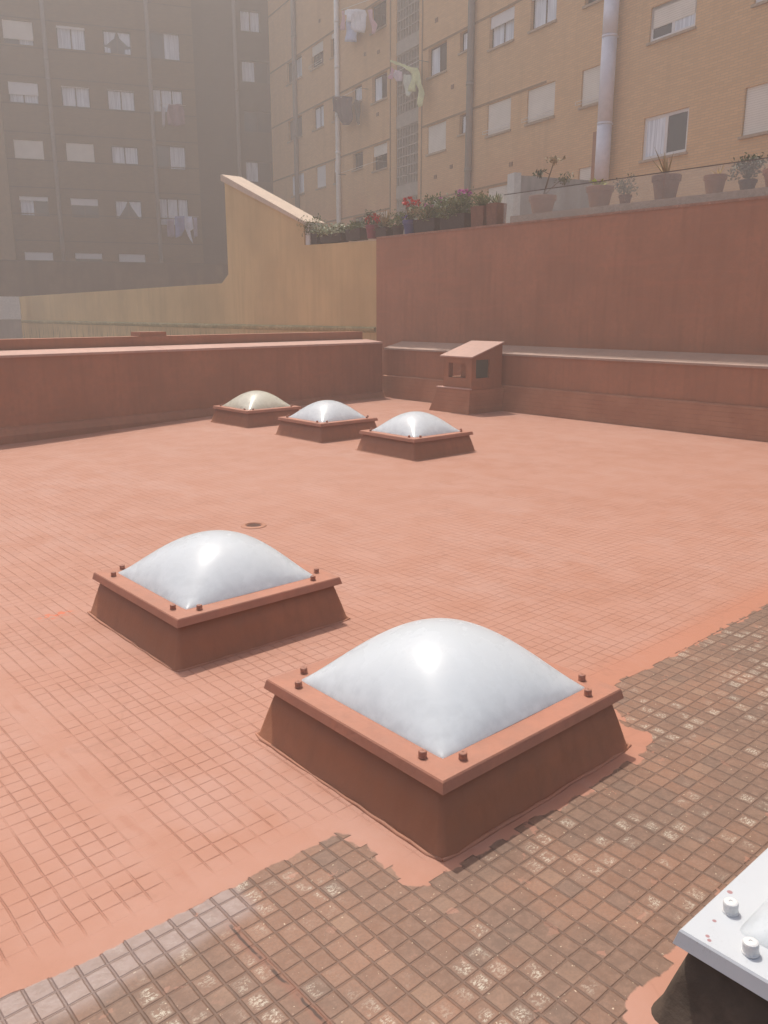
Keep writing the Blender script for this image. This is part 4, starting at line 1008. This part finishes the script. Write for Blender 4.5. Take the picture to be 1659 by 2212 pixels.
bush(o, (-.20, 0, hh(1200, 345, BG)-.04), .14, .07, 90, M['straw'], 16, .06, 'dry_tuft'); bush(o, (.08, 0, h0+.33), .08, .05, 50, M['g2'], 17, .06, 'twig_leaves'); bush(o, (-.46, .03, h0+.16), .14, .10, 90, M['g4'], 24, .05, 'side_leaves')
o = plant_at(1291, BG, 'terracotta pot with broad lime green leaves below the blue-grey duct'); pot(o, pw_(1262, 1321), hh(1291, 404, BG), M['terra']); blades(o, (.03, 0, hh(1291, 404, BG)-.03), .22, 16, M['gl'], 18, .11, 1.0, curl=.35)
o = plant_at(1346, BG, 'smallest pot behind the glass, with leafy grey green plant'); pot(o, .10, .15, M['terrad']); bush(o, (0, 0, .12), .17, .26, 300, M['g4'], 19, .05)
o = plant_at(1431, BG, 'widest terracotta pot behind the glass, holding a tall dry aloe'); pot(o, pw_(1398, 1464), hh(1431, 380, BG), M['terrad']); blades(o, (0, 0, hh(1431, 380, BG)-.04), .44, 15, leafm('aloe_dry', (0.30, 0.20, 0.09)), 20, .045, 1.05, curl=.02)
o = plant_at(1535, BG, 'terracotta pot with a few yellowing leaves, left of the white flowers'); pot(o, pw_(1508, 1562), hh(1535, 380, BG), M['terra']); blades(o, (-.05, 0, hh(1535, 380, BG)-.03), .18, 9, M['fyel'], 21, .035, 1.1)
o = plant_at(1605, BG, 'round bush of white flowers in a small dark pot'); pot(o, .12, .15, M['darkpot']); bush(o, (0, 0, .13), .19, .28, 800, M['g2'], 25, .045)
flowers(o, [fl(o, a, b_, 1605, BG) for a, b_ in ((1588, 362), (1594, 358), (1600, 356), (1607, 360), (1614, 358), (1621, 361), (1632, 350), (1637, 347), (1640, 352), (1585, 366))], M['fwhite'], .032, 14, 7, (0, 0, .15))
o = plant_at(1668, BG, 'reddish terracotta pot cut by the right edge of the picture'); pot(o, .19, .24, plain('red_terracotta', (0.34, 0.12, 0.06), .8), ); bush(o, (0, 0, .2), .2, .22, 300, M['g2'], 26, .05)

# grey terrace wall behind the pots
PG = PT+NR*1.3; s_, z_ = at(1124, 378, PG, AZR)
PG = PG+DR*s_
t = empty('grey_terrace_wall', PG, R(90-70)); tag(t, 'weathered pale grey terrace wall with a square post, behind the glass', 'wall')
s1, z1 = at(1292, 391, PG, 70); s0, z0 = at(1126, 379, PG, 70)
bm = bmesh.new(); xprism(bm, [(0, 2.5), (0, z0), (s1, z1), (s1, 2.5)], 0, .2); link('wall', bm, plain('weathered_grey', (0.34, 0.31, 0.285), .9, .2, 2.2, .3, streak=True), t)
sp, zp = at(1109, 373, PG, 70); bm = bmesh.new(); box(bm, sp, -.004, -.04, .22, 2.5, zp); link('post', bm, M['white'], t)
# ground of the courtyard far below the roofs
bm = bmesh.new(); v = [bm.verts.new(p) for p in ((-150, -120, -8), (150, -120, -8), (150, 150, -8), (-150, 150, -8))]; bm.faces.new(v)
o = link('ground', bm, plain('courtyard_ground', (0.15, 0.13, 0.11), .9)); o['kind'] = 'structure'

# ------------------------------------------------------------------ haze added in place of the lens veil
hz = bpy.data.materials.new('veil_haze'); hz.use_nodes = True; n_ = hz.node_tree; n_.nodes.clear()
pv = n_.nodes.new('ShaderNodeVolumePrincipled'); mo = n_.nodes.new('ShaderNodeOutputMaterial'); n_.links.new(pv.outputs[0], mo.inputs['Volume'])
pv.inputs['Color'].default_value = (.97, .90, .85, 1); pv.inputs['Density'].default_value = 0.0080; pv.inputs['Anisotropy'].default_value = .3
bm = bmesh.new(); box(bm, -60, 70, -25, 75, -9, 28); o = link('veil_haze', bm, hz); o['kind'] = 'stuff'
